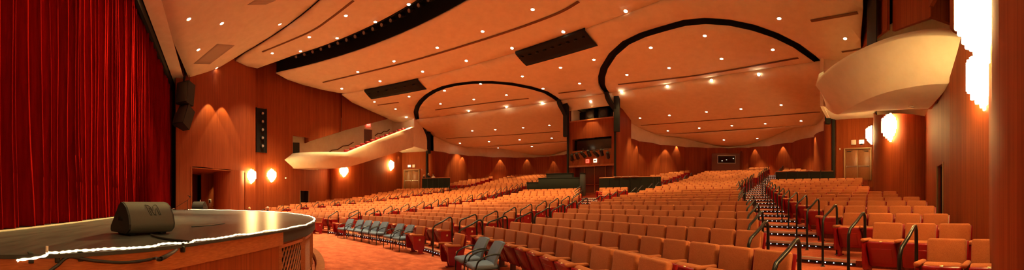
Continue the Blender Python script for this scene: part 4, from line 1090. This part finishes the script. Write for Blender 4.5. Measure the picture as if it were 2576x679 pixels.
for x, y, z, f in ((-3.4, 7.0, 12.1, 2.6), (0, 7.4, 12.1, 2.6), (3.4, 7.0, 12.1, 2.2), (-5, .5, 10.8, 2.6), (0, .8, 10.8, 2.6), (2.2, -.4, 10.4, 3.0)): spot((x, y, z-.15), E0*f, 84 if y > 3 else 50 if y > 0 else 36, .6)      # unseen lamps: rows carried on above the frame, last one added to brighten deck
# over the booth and in the left balcony
p = Vector((0, 24.42, 10.02)); downlight(p, Vector((0, -.5, -.8)), 'glaring round ceiling lamp above the control booth between the ovals', 'glaring lamps under the ceiling steps', 450, True)
p = at_d(1022, 294, 33.2); downlight(p, Vector((0, 0, -1)), 'glaring round lamp at the rear end of the left balcony', 'glaring lamps under the ceiling steps', 500, True)
# grazing lamps close to the wood walls
def washer(x, y, z, e=180, size=62, dx=0, dy=0): spot((x, y, z), e, size, .25, 'wall_washer', tgt=(x+dx, y+dy, z-4), rad=.03)
for s in (1, -1):
    for (x, y, e) in ((2.75, 29.6, 170), (4.6, 32.6, 170), (5.6, 33.5, 140), (10.2, 34.7, 110), (16.2, 32.0, 170), (18.2, 27.4, 190), (13.6, 34.3, 90)):
        washer(s*x, y, 7.72, e)
    for t, e in ((.36, 420), (.53, 420)):
        A, B = Vector((9.6, -2.7)), Vector((14.07, 2.84)); p = A+(B-A)*t+Vector((-.778, .628))*.55
        washer(s*p.x, p.y, 9.3, e, 66)
    washer(s*20.2, 19.5, 7.3, 60)
washer(0, 24.25, 9.3, 200, 66)
# stage light from the slot raking across the curtain
spot((-11.5, 6.65, 12.35), 85000, 30, 1.0, 'curtain_spot', tgt=(2.2, -3.3, 4.6), rad=.10, col=WARM)
# light inside the stage vestibule
for i, (x, y) in enumerate(((546, 436), (511, 426), (495, 440))):
    p = at_z(x, y, 3.98)
    r = downlight(p, Vector((0, 0, -1)), ['bright round downlight in the stage vestibule soffit', 'dim oval downlight at the mouth of the stage vestibule', 'dim downlight deep in the stage vestibule'][i], 'lamps in the stage vestibule', 260 if i == 0 else 60)

# ---- wall sconces of stepped glass tubes
def sconce_meshes():
    tubes = MB(); n = 13
    for row, (r, m) in enumerate(((.40, 10), (.31, 8), (.215, 6), (.12, 3), (.04, 1))):
        for i in range(m):
            g = pi*(i+.5)/m; x = r*.95*cos(g); y = -r*sin(g)*.85-.03
            u = r/.42; k = abs(cos(g))
            lo = -.62*(1-.62*u**1.3)+.14*u*k**3; up = .54*(1-.50*u**1.2)-.12*u*k**3; rad = .042
            lo = round(lo/.075)*.075; up = round(up/.075)*.075
            tubes.lathe([(.0, lo), (rad, lo), (rad, up), (.0, up)], 8, 0, Matrix.Translation((x, y, 0)), False)
    bp = MB(); bp.rbox((0, -.01, -.05), (.45, .03, .7), .01, 1)
    tips = MB()
    for i in range(5): tips.lathe([(.0, -.03), (.03, -.02), (.034, 0), (.02, .01)], 8, 0, Matrix.Translation((-.14+.07*i, -.32+.04*abs(i-2), -.64+.07*abs(i-2))))
    return tubes.mesh('glass_tubes', 'sconce_glow'), bp.mesh('back_plate', 'brass'), tips.mesh('tube_tips', 'glass_dark')
M_TUBE, M_BP, M_TIP = sconce_meshes()
def sconce(p, nrm, lab, sc=1.0):
    r = empty('wall_sconce', p, atan2(nrm[1], nrm[0])+pi/2); r.scale = (sc, sc, sc)
    g = link('glass_tubes', M_TUBE, r); link('back_plate', M_BP, r)
    return tag(r, lab, 'wall lamp', 'glowing tube sconces on the side walls')
SCN = [((13.72, 2.41, 3.72), (-.778, .628), 'nearest the stage'), ((15.55, 4.3, 3.95), (-.947, .32), 'on the flat wall near the stage'), ((17.40, 11.5, 4.68), (-.99, -.14), 'on the front of the bulging wall'), ((19.45, 17.75, 5.75), (-.9, .43), 'near the double doors')]
for s in (1, -1):
    for p, n, lab in SCN:
        sconce((s*(p[0]+n[0]*.02), p[1]+n[1]*.02, p[2]), (s*n[0], n[1]), f'glowing glass tube sconce on the {"right" if s > 0 else "left"} wall, {lab}')

# ================================================================== CEILING DETAILS
def hits(pts): return [h for h in (on_ceiling(*p)[0] for p in pts) if h]
def slot_line(px, lab, w=.16):
    H = hits([tuple(v) for v in smooth_path(px, 14)]); mb = MB()
    if len(H) < 2: return
    rows = [[], []]
    for i, p in enumerate(H):
        t = (H[min(i+1, len(H)-1)]-H[max(i-1, 0)]); t.z = 0; t.normalize(); s_ = Vector((-t.y, t.x, 0))*w/2; rows[0].append(p+s_+Vector((0, 0, -.034))); rows[1].append(p-s_+Vector((0, 0, -.034)))
    mb.grid(rows, 0, False); tag(solid(mb.build('air_slot', 'slot'), .02), lab, 'air vent', 'long thin air slots in the ceiling')
slot_line([(660, 130), (778, 80), (832, 45), (889, 1)], 'thin dark air slot in the first ceiling panel left of the black slot', .13)
slot_line([(812, 207), (1031, 154), (1250, 88), (1395, 36), (1456, 3)], 'long thin dark air slot across the large ceiling panel')
slot_line([(950, 264), (1003, 257)], 'short thin air slot above the left balcony')
slot_line([(1095, 276), (1230, 258), (1330, 247)], 'thin air slot high inside the left oval')
slot_line([(1122, 348), (1280, 339), (1408, 330)], 'thin air slot low inside the left bay', .13)
slot_line([(1405, 234), (1473, 226)], 'short thin air slot above the control booth')
slot_line([(1555, 212), (1760, 188), (2008, 145)], 'thin air slot high inside the right oval')
slot_line([(1612, 315), (1830, 299), (2063, 281)], 'thin air slot low inside the right bay', .13)
slot_line([(2040, 52), (2158, 31)], 'thin dark air slot at the right end of the ceiling', .2)
slot_line([(2118, 130), (2168, 122)], 'short air slot above the right balcony', .15)
def patch(px, lab):
    H = hits(px); c = sum(H, Vector())/len(H); mb = MB(); n = 6
    rows = []
    for i in range(n+1):
        row = []
        for k in range(n+1):
            u, v = i/n, k/n; x = (px[0][0]*(1-u)+px[1][0]*u)*(1-v)+(px[3][0]*(1-u)+px[2][0]*u)*v; y = (px[0][1]*(1-u)+px[1][1]*u)*(1-v)+(px[3][1]*(1-u)+px[2][1]*u)*v
            row.append(on_ceiling(x, y)[0]+Vector((0, 0, -.015)))
        rows.append(row)
    mb.grid(rows, 0, True); tag(solid(mb.build('ceiling_grille', 'grille'), .02), lab, 'grille', 'grey grilles in the ceiling over the stage')
patch([(487, 160), (547, 110), (590, 114), (528, 161)], 'grey slanted grille in the stage front ceiling by the wall')
patch([(622, 12), (640, 1), (694, 1), (668, 11)], 'grey slanted grille in the stage front ceiling at the top picture edge')
# spotlights hanging in the black slot
def slot_spot(p, rz, lab, grp, sc=1.0):
    r = empty('stage_spotlight', p, rz); r.scale = (sc,)*3
    T_ = Matrix.Rotation(radians(62), 4, 'X')
    mb = MB(); mb.lathe([(.0, .30), (.09, .28), (.11, .12), (.11, -.18), (.125, -.20), (.125, -.24), (.105, -.24)], 12, 0, T_); mb.build('housing', 'black_metal', r)
    mb = MB(); mb.lathe([(.0, -.215), (.105, -.225)], 12, 0, T_); mb.build('lens', 'lens', r)
    mb = MB(); mb.tube([(-.14, 0, 0), (-.14, 0, .22), (.14, 0, .22), (.14, 0, 0)], .012, 6, 0, smooth=False); mb.tube([(0, 0, .22), (0, 0, .42)], .014, 6); mb.build('yoke', 'black_metal', r)
    return tag(r, lab, 'spotlight', grp)
mb = MB(); mb.tube([Vector((17.75*sin(a), CY+17.75*cos(a), 12.98)) for a in [radians(-48+96*i/40) for i in range(41)]], .03, 6); tag(mb.build('lighting_pipe', 'black_metal'), 'black pipe carrying spotlights inside the long ceiling slot', 'pipe')
for i in range(22):
    a = radians(-44+2.35*i); slot_spot((17.75*sin(a), CY+17.75*cos(a), 12.53), -a+pi, f'black spotlight in the long ceiling slot, {ORD[i+1]} from the left', 'spotlights in the long ceiling slot')
for nm, pA, pB, n in (('left short ceiling slot', (925, 225), (1038, 206), 6), ('short ceiling slot near the centre', (1315, 138), (1478, 100), 9)):
    A = on_ceiling(*pA)[0]; B = on_ceiling(*pB)[0]
    for i in range(n):
        p = A+(B-A)*i/(n-1); al = atan2(p.x, p.y-CY); p = Vector((23.75*sin(al), CY+23.75*cos(al), 11.0))
        mb = MB(); mb.lathe([(.0, .0), (.10, .0), (.11, -.06), (.09, -.075), (.08, -.04), (.0, -.03)], 12, 0, Matrix.Translation(p) @ Matrix.Rotation(radians(25), 4, Vector((cos(al), -sin(al), 0))))
        tag(mb.build('slot_lamp', 'black_metal'), f'dark unlit lamp in the {nm}, {ORD[i+1]} from the left', 'spotlight', 'unlit lamps in the short ceiling slots')

# ================================================================== WALL FITTINGS
# tall black lighting column in the left wall
def side_slot(s, lab):
    a = Vector((s*14.98, 3.05)); b = Vector((s*15.24, 3.75)); t = (b-a).normalized(); nrm = Vector((-s*abs(t.y), abs(t.x)))
    r = empty('lighting_column', ((a.x+b.x)/2, (a.y+b.y)/2, 5.75), 0); tag(r, lab, 'lighting column')
    ang = atan2(t.y, t.x); M = Matrix.Rotation(ang, 4, 'Z'); w = .92
    off = Vector((nrm.x, nrm.y, 0))*.03
    mb = MB(); mb.rbox(off+Vector((0, 0, 1.8)), (.01, .01, .01), .001, 1); mb = MB()
    M2 = Matrix.Translation(off) @ M
    mb.box((0, 0, 1.78), (w, .06, 3.56), 0, M2); mb.build('recess_panel', 'black', r)
    sg = 1 if (M2.to_3x3() @ Vector((0, 1, 0))).dot(Vector((nrm.x, nrm.y, 0))) > 0 else -1
    for x in (-w/2, w/2):
        mb = MB(); mb.box((x, sg*.05, 1.78), (.04, .14, 3.6), 0, M2); mb.build('side_frame', 'black_metal', r)
    for i in range(5):
        mb = MB(); T_ = M2 @ Matrix.Translation((.05, sg*.09, .5+i*.66)) @ Matrix.Rotation(sg*-pi/2, 4, 'X')
        mb.lathe([(.0, .14), (.14, .13), (.16, 0), (.13, .0), (.0, .05)], 12, 0, T_); o = mb.build('spotlight', 'black_metal', r)
        mb = MB(); mb.lathe([(.0, .145), (.10, .14)], 12, 0, T_); mb.build('lens', 'lens', o)
side_slot(-1, 'tall black column of spotlights set in the left wood wall')
# hanging loudspeaker cluster beside the stage
r = empty('loudspeaker_cluster', (-9.75, -2.2, 5.9), 0); tag(r, 'black loudspeaker cluster hanging beside the stage curtain', 'loudspeaker')
for nm, zc_, tilt, yc in (('upper_cabinet', 2.75, -6, 0.0), ('lower_cabinet', 1.25, -24, -.12)):
    M = Matrix.Translation((0, yc, zc_)) @ Matrix.Rotation(radians(-28), 4, 'Z') @ Matrix.Rotation(radians(tilt), 4, 'Y')
    mb = MB(); mb.prism([(-.42, -.70), (.42, -.70), (.48, .70), (-.48, .70)], -.45, .38, 0, M); c = mb.build(nm, 'speaker_grille', r)
    mb = MB(); mb.rbox((.39, 0, 0), (.05, .82, 1.28), .02, 1, 0, M); mb.build('grille', 'speaker_shell', c)
mb = MB()
for x, y in ((-.2, -.3), (-.2, .3), (.25, 0)): mb.tube([(x, y, 3.4), (x*.7, y*.8, 4.3)], .02, 6)
mb.tube([(-.9, -.2, 3.62), (.6, 0, 3.62)], .05, 6); mb.build('rigging_frame', 'black_metal', r)
mb = MB(); mb.tube([(.05, 0, 3.6), (.1, .1, 4.25)], .035, 6); mb.tube([(-.7, -.3, 3.6), (-.2, .1, 4.2)], .02, 6); mb.build('chain', 'black_metal', r)
# double doors
for s in (1, -1):
    side = 'right' if s > 0 else 'left'
    D0, D1 = Vector((s*20.9, 20.2)), Vector((s*18.5, 21.85)); t = (D1-D0).normalized(); c = D0+(D1-D0)*(.46 if s > 0 else .42)
    nrm = Vector((-t.y, t.x)); nrm = nrm if nrm.y < 0 else -nrm
    ang = atan2(nrm.y, nrm.x)+pi/2       # local -y is out of the wall
    zf = 3.22 if s > 0 else 3.25
    M = Rz(ang)
    r = struct(empty('door_7' if s > 0 else 'door_8', (c.x+nrm.x*.07, c.y+nrm.y*.07, zf), ang), f'pale wood double doors with push bars, {side} side'); 
    for sx in (-1, 1):
        mb = MB(); mb.rbox((sx*.44, 0, 1.05), (.86, .05, 2.1), .008, 1); d = mb.build('door_leaf', 'door_wood', r)
        mb = MB(); mb.tube([(sx*.08, -.07, .95), (sx*.80, -.07, .95)], .03, 6); mb.box((sx*.10, -.045, .95), (.06, .06, .10)); mb.box((sx*.78, -.045, .95), (.06, .06, .10)); mb.build('push_bar', 'steel', d)
        mb = MB(); mb.rbox((sx*.62, -.045, 2.0), (.30, .05, .05), .01, 1); mb.tube([(sx*.5, -.06, 2.0), (sx*.34, -.10, 2.04)], .012, 6); mb.build('door_closer', 'black_metal', d)
    mb = MB()
    for x in (-.93, .93): mb.rbox((x, -.01, 1.08), (.10, .12, 2.2), .01, 1)
    mb.rbox((0, -.01, 2.19), (1.96, .12, .10), .01, 1); mb.rbox((0, -.02, 1.05), (.035, .08, 2.1), .008, 1); mb.build('door_frame', 'door_frame', r)
    for nm, x, z, w, h, m, lab in (('notice_plate', -.28 if s > 0 else .28, 2.62, .34, .34, 'sign_white', 'pale square notice plate above the {} double doors'), ('exit_sign', .28 if s > 0 else -.28, 2.64, .36, .26, 'sign_lit', 'lit exit sign with lamp above the {} double doors')):
        p = Matrix.Translation((c.x+nrm.x*.1, c.y+nrm.y*.1, zf)) @ Rz(ang) @ Vector((x, 0, z))
        o = empty(nm, p, ang); tag(o, lab.format(side), 'sign')
        mb = MB(); mb.rbox((0, 0, 0), (w, .05, h), .008, 1); mb.build('plate', m, o)
        if nm == 'exit_sign':
            lettering(o, 'EXIT', .15, 'sign_red', (0, -.03, 0))
            mb = MB(); mb.rbox((0, -.03, -.18), (.18, .10, .09), .02, 1); mb.build('emergency_lamp', 'black_metal', o)
    p = Matrix.Translation((c.x+nrm.x*.08, c.y+nrm.y*.08, zf)) @ Rz(ang) @ Vector((-s*1.28, 0, 1.45+.75)); mb = MB(); mb.rbox(p, (.08, .08, .12), .01, 1); tag(mb.build('wall_switch', 'sign_white'), f'small pale switch beside the {side} double doors', 'switch')
# exit sign in the left balcony
o = empty('exit_sign', (-19.2, 15.0, 9.75), radians(-80)); o.rotation_euler = (0, 0, radians(78)); tag(o, 'red lit exit sign over the left balcony door', 'sign')
mb = MB(); mb.rbox((0, 0, 0), (.46, .08, .3), .01, 1); mb.build('plate', 'sign_red', o)
lettering(o, 'EXIT', .18, 'sign_lit', (0, -.045, 0))
# small switches and signs on the wood walls
for px, py, d, sz, lab, nm in ((2395, 297, 8.05, (.07, .05, .11), 'small pale wall switch on the right wood wall under the balcony end', 'wall_switch'), (719, 448, 27.3, (.12, .12, .12), 'small pale round fitting on the left wood wall under the balcony', 'wall_switch')):
    p = at_d(px, py, d); mb = MB(); mb.rbox((0, 0, 0), sz, .01, 1, 0, Matrix.Translation(p) @ Matrix.Rotation(radians(70), 4, 'Z')); tag(mb.build(nm, 'sign_white'), lab, 'switch')
p = at_d(528, 510, 25.95); r = empty('notice', p, radians(70)); tag(r, 'narrow white notice on the vestibule wall left of the handrail', 'sign')
mb = MB(); mb.rbox((0, 0, 0), (.22, .04, .62), .008, 1); mb.build('sheet', 'sign_white', r); mb = MB(); mb.box((0, -.022, .10), (.12, .01, .24)); mb.build('print', 'cloth_grey', r)
mb = MB(); mb.tube([at_d(535, 518.5, 25.4), at_d(555, 516, 25.3), at_d(574, 513, 25.2)], .05, 8); tag(mb.build('handrail', 'wood_trim'), 'dark wood handrail on the vestibule wall behind the stage', 'handrail')

# ================================================================== BOOTH FITTINGS
for x, lab in ((-.35, 'left'), (.85, 'right')):
    r = empty('booth_loudspeaker', (x, 25.15, 8.68), 0); tag(r, f'dark loudspeaker in the recess on top of the booth, {lab} one', 'loudspeaker', 'loudspeakers on top of the booth')
    mb = MB(); mb.rbox((0, .1, .42), (.78, .6, .82), .02, 1); mb.build('cabinet', 'speaker_grille', r); mb = MB(); mb.lathe([(.0, .03), (.22, .02), (.27, -.01), (.29, .0)], 16, 0, Matrix.Translation((0, -.205, .42)) @ Matrix.Rotation(pi/2, 4, 'X')); mb.build('cone', 'cloth_grey', r)
mb = MB(); mb.tube([(-1.85, 24.32, 5.75), (-.4, 24.28, 5.95), (1.6, 24.32, 5.95)], .03, 6); tag(mb.build('lighting_pipe', 'black_metal'), 'black pipe with stage lights across the booth front', 'pipe')
for i, (x, z, rz) in enumerate(((-1.65, 5.45, .4), (-1.15, 5.55, .2), (-.60, 5.62, -.2), (-.08, 5.7, .1), (.55, 5.62, -.3), (1.05, 5.7, .2), (1.6, 5.45, .3))):
    slot_spot((x, 24.2, z), rz, f'black stage spotlight on the booth pipe, {ORD[i+1]} from left', 'spotlights on the booth pipe', 1.25)
for x, m, lab in ((-.35, 'sign_red', 'small red lit sign on the booth front'), (.35, 'sign_lit', 'small pale lit sign on the booth front')):
    r = empty('booth_sign', (x, 24.5, 5.12), 0); tag(r, lab, 'sign', 'small signs on the booth front'); mb = MB(); mb.rbox((0, 0, 0), (.30, .08, .30), .01, 1); mb.build('plate', m, r); mb = MB(); mb.box((0, -.045, .0), (.2, .01, .06)); mb.build('print', 'seat_metal' if x < 0 else 'cloth_grey', r)
# sound desk platform in front of the booth
def crate(name, loc, sz, rz, lab, cat, m='dark_panel'):
    r = empty(name, loc, rz); tag(r, lab, cat)
    mb = MB(); mb.rbox((0, 0, sz[2]/2), sz, .02, 1); mb.build('cabinet', m, r)
    mb = MB(); mb.rbox((0, 0, sz[2]+.02), (sz[0]+.06, sz[1]+.06, .04), .01, 1); mb.build('counter', 'black', r)
    return r
def g_at(px, d): p = CAM+ray(px, YH)*d; return p
p = g_at(1406, 25.3); crate('sound_desk', (p.x, p.y, floor_z(p.x, p.y)), (3.2, .35, 3.56-floor_z(p.x, p.y)), radians(20), 'long dark green panel in front of the sound desk, below the booth', 'sound desk')
p = g_at(1409, 26.6); crate('mixing_console', (p.x, p.y, floor_z(p.x, p.y)), (2.2, .6, 4.0-floor_z(p.x, p.y)), radians(16), 'dark upper console standing behind the long sound desk panel', 'sound desk', 'black')
p = g_at(1466, 26.2); crate('equipment_rack', (p.x, p.y, floor_z(p.x, p.y)), (.36, .5, 3.98-floor_z(p.x, p.y)), radians(10), 'narrow dark equipment rack right of the sound desk', 'rack', 'cloth_grey')
p = g_at(1345, 27.5); crate('sound_desk', (p.x, p.y, floor_z(p.x, p.y)), (1.3, .4, 3.35-floor_z(p.x, p.y)), radians(20), 'short dark panel left of the long sound desk panel', 'sound desk')
# dark partitions before the wheelchair places
def partition(pxa, pxb, da, db, yt, lab, papers=()):
    a = at_d(pxa, yt[0], da); b = at_d(pxb, yt[1], db); L = hypot(b.x-a.x, b.y-a.y); ang = atan2(b.y-a.y, b.x-a.x); zb = min(floor_z(a.x, a.y), floor_z(b.x, b.y))
    r = empty('partition', (a.x, a.y, zb), ang); tag(r, lab, 'partition'); h0, h1 = a.z-zb, b.z-zb
    mb = MB(); mb.prism([(-.05, 0), (.05, 0), (.05, 1), (-.05, 1)], 0, L)
    mb.v = [(v[0], v[1], v[2]*(h0 if v[0] < L/2 else h1)) for v in mb.v]; mb.build('panel', 'dark_panel', r)
    mb = MB(); mb.tube([(0, 0, h0+.03), (L, 0, h1+.03)], .04, 6); mb.build('top_rail', 'wood_trim', r)
    for i in range(1, 5):
        mb = MB(); mb.box((L*i/5, -.06, h0*.5), (.04, .03, h0)); mb.build('post', 'black_metal', r)
    for u in papers:
        q_ = Matrix.Translation((a.x, a.y, zb)) @ Rz(ang) @ Vector((L*u, 0, h0+(h1-h0)*u+.085)); mb = MB(); mb.rbox((0, 0, 0), (.5, .3, .02), .004, 1, 0, Matrix.Translation(q_) @ Matrix.Rotation(ang, 4, 'Z'))
        tag(mb.build('paper_stack', 'paper'), f'white papers on top of the partition {lab.split(" ", 3)[-1]}, {"left" if u < .5 else "right" if u > .65 else "middle"} stack'[:120], 'papers', 'papers lying on the partitions')
    return r
partition(1508, 1640, 24.2, 22.6, (449, 445.5), 'long dark partition right of the control booth', (.36, .52, .68))
partition(1640, 1662, 22.6, 22.3, (446, 445), 'dark end panel of the partition behind the middle rows')
partition(1952, 2096, 24.6, 22.8, (433, 431.5), 'long dark partition near the right double doors', (.3, .6))
partition(1062, 1132, 34.2, 33.2, (449, 447.5), 'dark partition near the left double doors')
# small projection room in the rear wall of the right bay
r = empty('projection_room', (10.7, 33.9, 4.0), 0); tag(r, 'dark wood projection room with a small window in the rear wall', 'projection room')
M = Rz(radians(4))
mb = MB(); mb.box((0, .3, 1.35), (3.0, 1.6, 2.75), 0, M); mb.build('walls', 'dark_red_door', r)
mb = MB(); mb.box((.0, -.52, 2.10), (1.75, .06, .72), 0, M); w = mb.build('window_pane', 'glass_dark', r)
mb = MB()
for z in (1.72, 2.48): mb.box((0, -.54, z), (1.85, .05, .05), 0, M)
for x in (-.9, .9): mb.box((x, -.54, 2.1), (.05, .05, .8), 0, M)
mb.build('window_frame', 'steel', w)
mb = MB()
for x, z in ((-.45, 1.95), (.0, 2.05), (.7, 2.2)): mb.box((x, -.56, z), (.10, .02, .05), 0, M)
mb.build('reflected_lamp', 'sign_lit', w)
mb = MB(); mb.lathe([(.17, 0), (.17, 2.75), (.1, 2.95), (0, 3.0)], 12, 0, Matrix.Translation((1.55, -.35, 0))); mb.build('corner_post', 'wood', r)

# ================================================================== PEOPLE
def person(loc, rz, h, top, hair, lab, pose='stand', legs='cloth_grey'):
    """one continuous skinned body; pose 'stand' or 'sit' (hips at seat height)"""
    k = h/1.72; bm = bmesh.new(); R = {}; lay = bm.verts.layers.skin.verify()
    def V(n, x, y, z, r): R[n] = (bm.verts.new((x*k, y*k, z*k)), r*k)
    if pose == 'stand': dz = 0
    else: dz = -.42
    V('pel', 0, 0, .95+dz, .125); V('wai', 0, .01, 1.10+dz, .115); V('che', 0, .015, 1.28+dz, .135); V('nb', 0, .01, 1.44+dz, .075); V('nk', 0, -.005, 1.51+dz, .055); V('hd', 0, -.02, 1.60+dz, .085); V('tp', 0, -.01, 1.68+dz, .075)
    E_ = [('pel', 'wai'), ('wai', 'che'), ('che', 'nb'), ('nb', 'nk'), ('nk', 'hd'), ('hd', 'tp')]
    for s in (-1, 1):
        t = 'L' if s < 0 else 'R'
        V('sh'+t, s*.17, .01, 1.40+dz, .062); V('el'+t, s*.23, .03 if pose == 'stand' else -.05, 1.13+dz, .045); V('wr'+t, s*.21, -.10 if pose == 'stand' else -.25, .93+dz+(.12 if pose == 'sit' else 0), .03); V('ha'+t, s*.19, -.15 if pose == 'stand' else -.33, .86+dz+(.14 if pose == 'sit' else 0), .03)
        E_ += [('che', 'sh'+t), ('sh'+t, 'el'+t), ('el'+t, 'wr'+t), ('wr'+t, 'ha'+t)]
        if pose == 'stand': V('hi'+t, s*.09, 0, .86, .09); V('kn'+t, s*.10, -.02, .50, .062); V('an'+t, s*.10, .02, .09, .042); V('to'+t, s*.11, -.13, .04, .04)
        else: V('hi'+t, s*.09, -.04, .50, .09); V('kn'+t, s*.11, -.42, .49, .065); V('an'+t, s*.11, -.40, .09, .045); V('to'+t, s*.11, -.54, .04, .04)
        E_ += [('pel', 'hi'+t), ('hi'+t, 'kn'+t), ('kn'+t, 'an'+t), ('an'+t, 'to'+t)]
        hx, hy, hz = R['ha'+t][0].co/k
        for i in range(5):
            n = f'f{t}{i}'; a = (i-1.5)*.016
            if i < 4: V(n, hx+a*.3, hy-.055-.01*(i in (1, 2)), hz-.045+.006*i, .009); E_.append(('ha'+t, n))
            else: V(n, hx-s*.045, hy-.03, hz-.01, .010); E_.append(('ha'+t, n))
    for a, b in E_: bm.edges.new((R[a][0], R[b][0]))
    for n, (v, r) in R.items(): v[lay].radius = (r, r*(.8 if n in ('pel', 'wai', 'che') else 1)); v[lay].use_root = n == 'pel'
    me = bpy.data.meshes.new('person'); bm.to_mesh(me); bm.free()
    o = link('person', me); o.location = loc; o.rotation_euler = (0, 0, rz)
    m = o.modifiers.new('skin', 'SKIN'); m.use_smooth_shade = True; sd_ = o.modifiers.new('sub', 'SUBSURF'); sd_.levels = sd_.render_levels = 2
    bpy.context.view_layer.update(); dg = bpy.context.evaluated_depsgraph_get(); me2 = bpy.data.meshes.new_from_object(o.evaluated_get(dg)); o.modifiers.clear(); o.data = me2
    me2.materials.clear()
    for x in ('skin', top, legs): me2.materials.append(MATS[x])
    for p_ in me2.polygons:
        z = p_.center.z/k-dz; p_.use_smooth = True
        hand = abs(p_.center.x/k) > .12 and p_.center.y/k < (-.11 if pose == 'stand' else -.27) and z > .8
        p_.material_index = 0 if z > 1.485 or hand else 1 if z > .98 else 2
    tag(o, lab, 'person')
    hm = MB(); vs, fs = [], []
    n1, n2 = 12, 7
    rows = [[Vector((.098*sin(pi*.62*j/(n2-1))*cos(2*pi*i/n1), .012+.112*sin(pi*.62*j/(n2-1))*sin(2*pi*i/n1)+(.02 if j > 3 else 0), 1.615+dz+.125*cos(pi*.62*j/(n2-1))-(.05*(sin(2*pi*i/n1) > .2) if j == n2-1 else 0)+(.05 if (j >= n2-2 and sin(2*pi*i/n1) < -.3) else 0)))*k for i in range(n1+1)] for j in range(n2)]
    hm.grid(rows, 0, True); hm.build('hair', hair, o)
    fm = MB(); fm.lathe([(0, .02), (.010, .012), (.014, 0), (.006, -.004)], 8, 0, Matrix.Translation(Vector((0, -.112, 1.595+dz))*k) @ Matrix.Rotation(radians(70), 4, 'X')); fm.build('nose', 'skin', o)
    for s in (-1, 1):
        fm = MB(); fm.rbox(Vector((s*.098, .0, 1.60+dz))*k, (.016, .034, .055), .007, 1); fm.build('ear', 'skin', o)
        fm = MB(); fm.rbox(Vector((s*.034, -.100, 1.62+dz))*k, (.024, .012, .010), .004, 1); fm.build('eye', 'hair_dark', o)
    fm = MB(); fm.rbox(Vector((0, -.099, 1.555+dz))*k, (.045, .010, .008), .003, 1); fm.build('mouth', 'seat_metal', o)
    return o
def stand_at(px, d, dz=0):
    p = g_at(px, d); return (p.x, p.y, 3.135)
FACE = lambda p: atan2(CAM.y-p[1], CAM.x-p[0])+pi/2
p = stand_at(1078, 35.4); person(p, FACE(p)+.3, 1.74, 'cloth_black', 'hair_grey', 'grey haired person in black standing near the left double doors', 'stand', 'cloth_black')
p = stand_at(1090, 35.0); person(p, FACE(p)-.5, 1.62, 'cloth_white', 'hair_dark', 'person in a pale top right of the standing person in black', 'stand', 'cloth_black')
p = stand_at(1067, 35.6); person(p, FACE(p)+.8, 1.6, 'cloth_grey', 'hair_fair', 'fair haired person left of the standing person in black', 'stand', 'cloth_grey')
for S, h, hair, lab in zip(OCC, (1.5, 1.58), ('hair_fair', 'hair_grey'), ('fair haired person whose head shows over the far stage edge', 'grey haired person in black jacket sitting beyond the stage')):
    f = Vector((sin(S[7]), -cos(S[7])))*.14
    person((S[4]+f.x, S[5]+f.y, S[6]+.05), S[7], h, 'cloth_black', hair, lab, 'sit', 'cloth_black')

# ================================================================== WORLD AND VIEW
w = bpy.data.worlds.new('world'); SC.world = w; w.use_nodes = True
w.node_tree.nodes['Background'].inputs[0].default_value = (0, 0, 0, 1); w.node_tree.nodes['Background'].inputs[1].default_value = 0
vs = SC.view_settings; vs.view_transform = 'Standard'; vs.look = 'None'; vs.gamma = 1; vs.exposure = 0.4; vs.use_curve_mapping = False
SC.cycles.use_denoising = True
try: SC.cycles.denoiser = 'OPENIMAGEDENOISE'
except Exception: pass
SC.cycles.max_bounces = 10; SC.cycles.diffuse_bounces = 6; SC.cycles.glossy_bounces = 4; SC.cycles.transmission_bounces = 4
SC.cycles.sample_clamp_indirect = 6.0; SC.cycles.caustics_reflective = False; SC.cycles.caustics_refractive = False; SC.cycles.use_light_tree = True
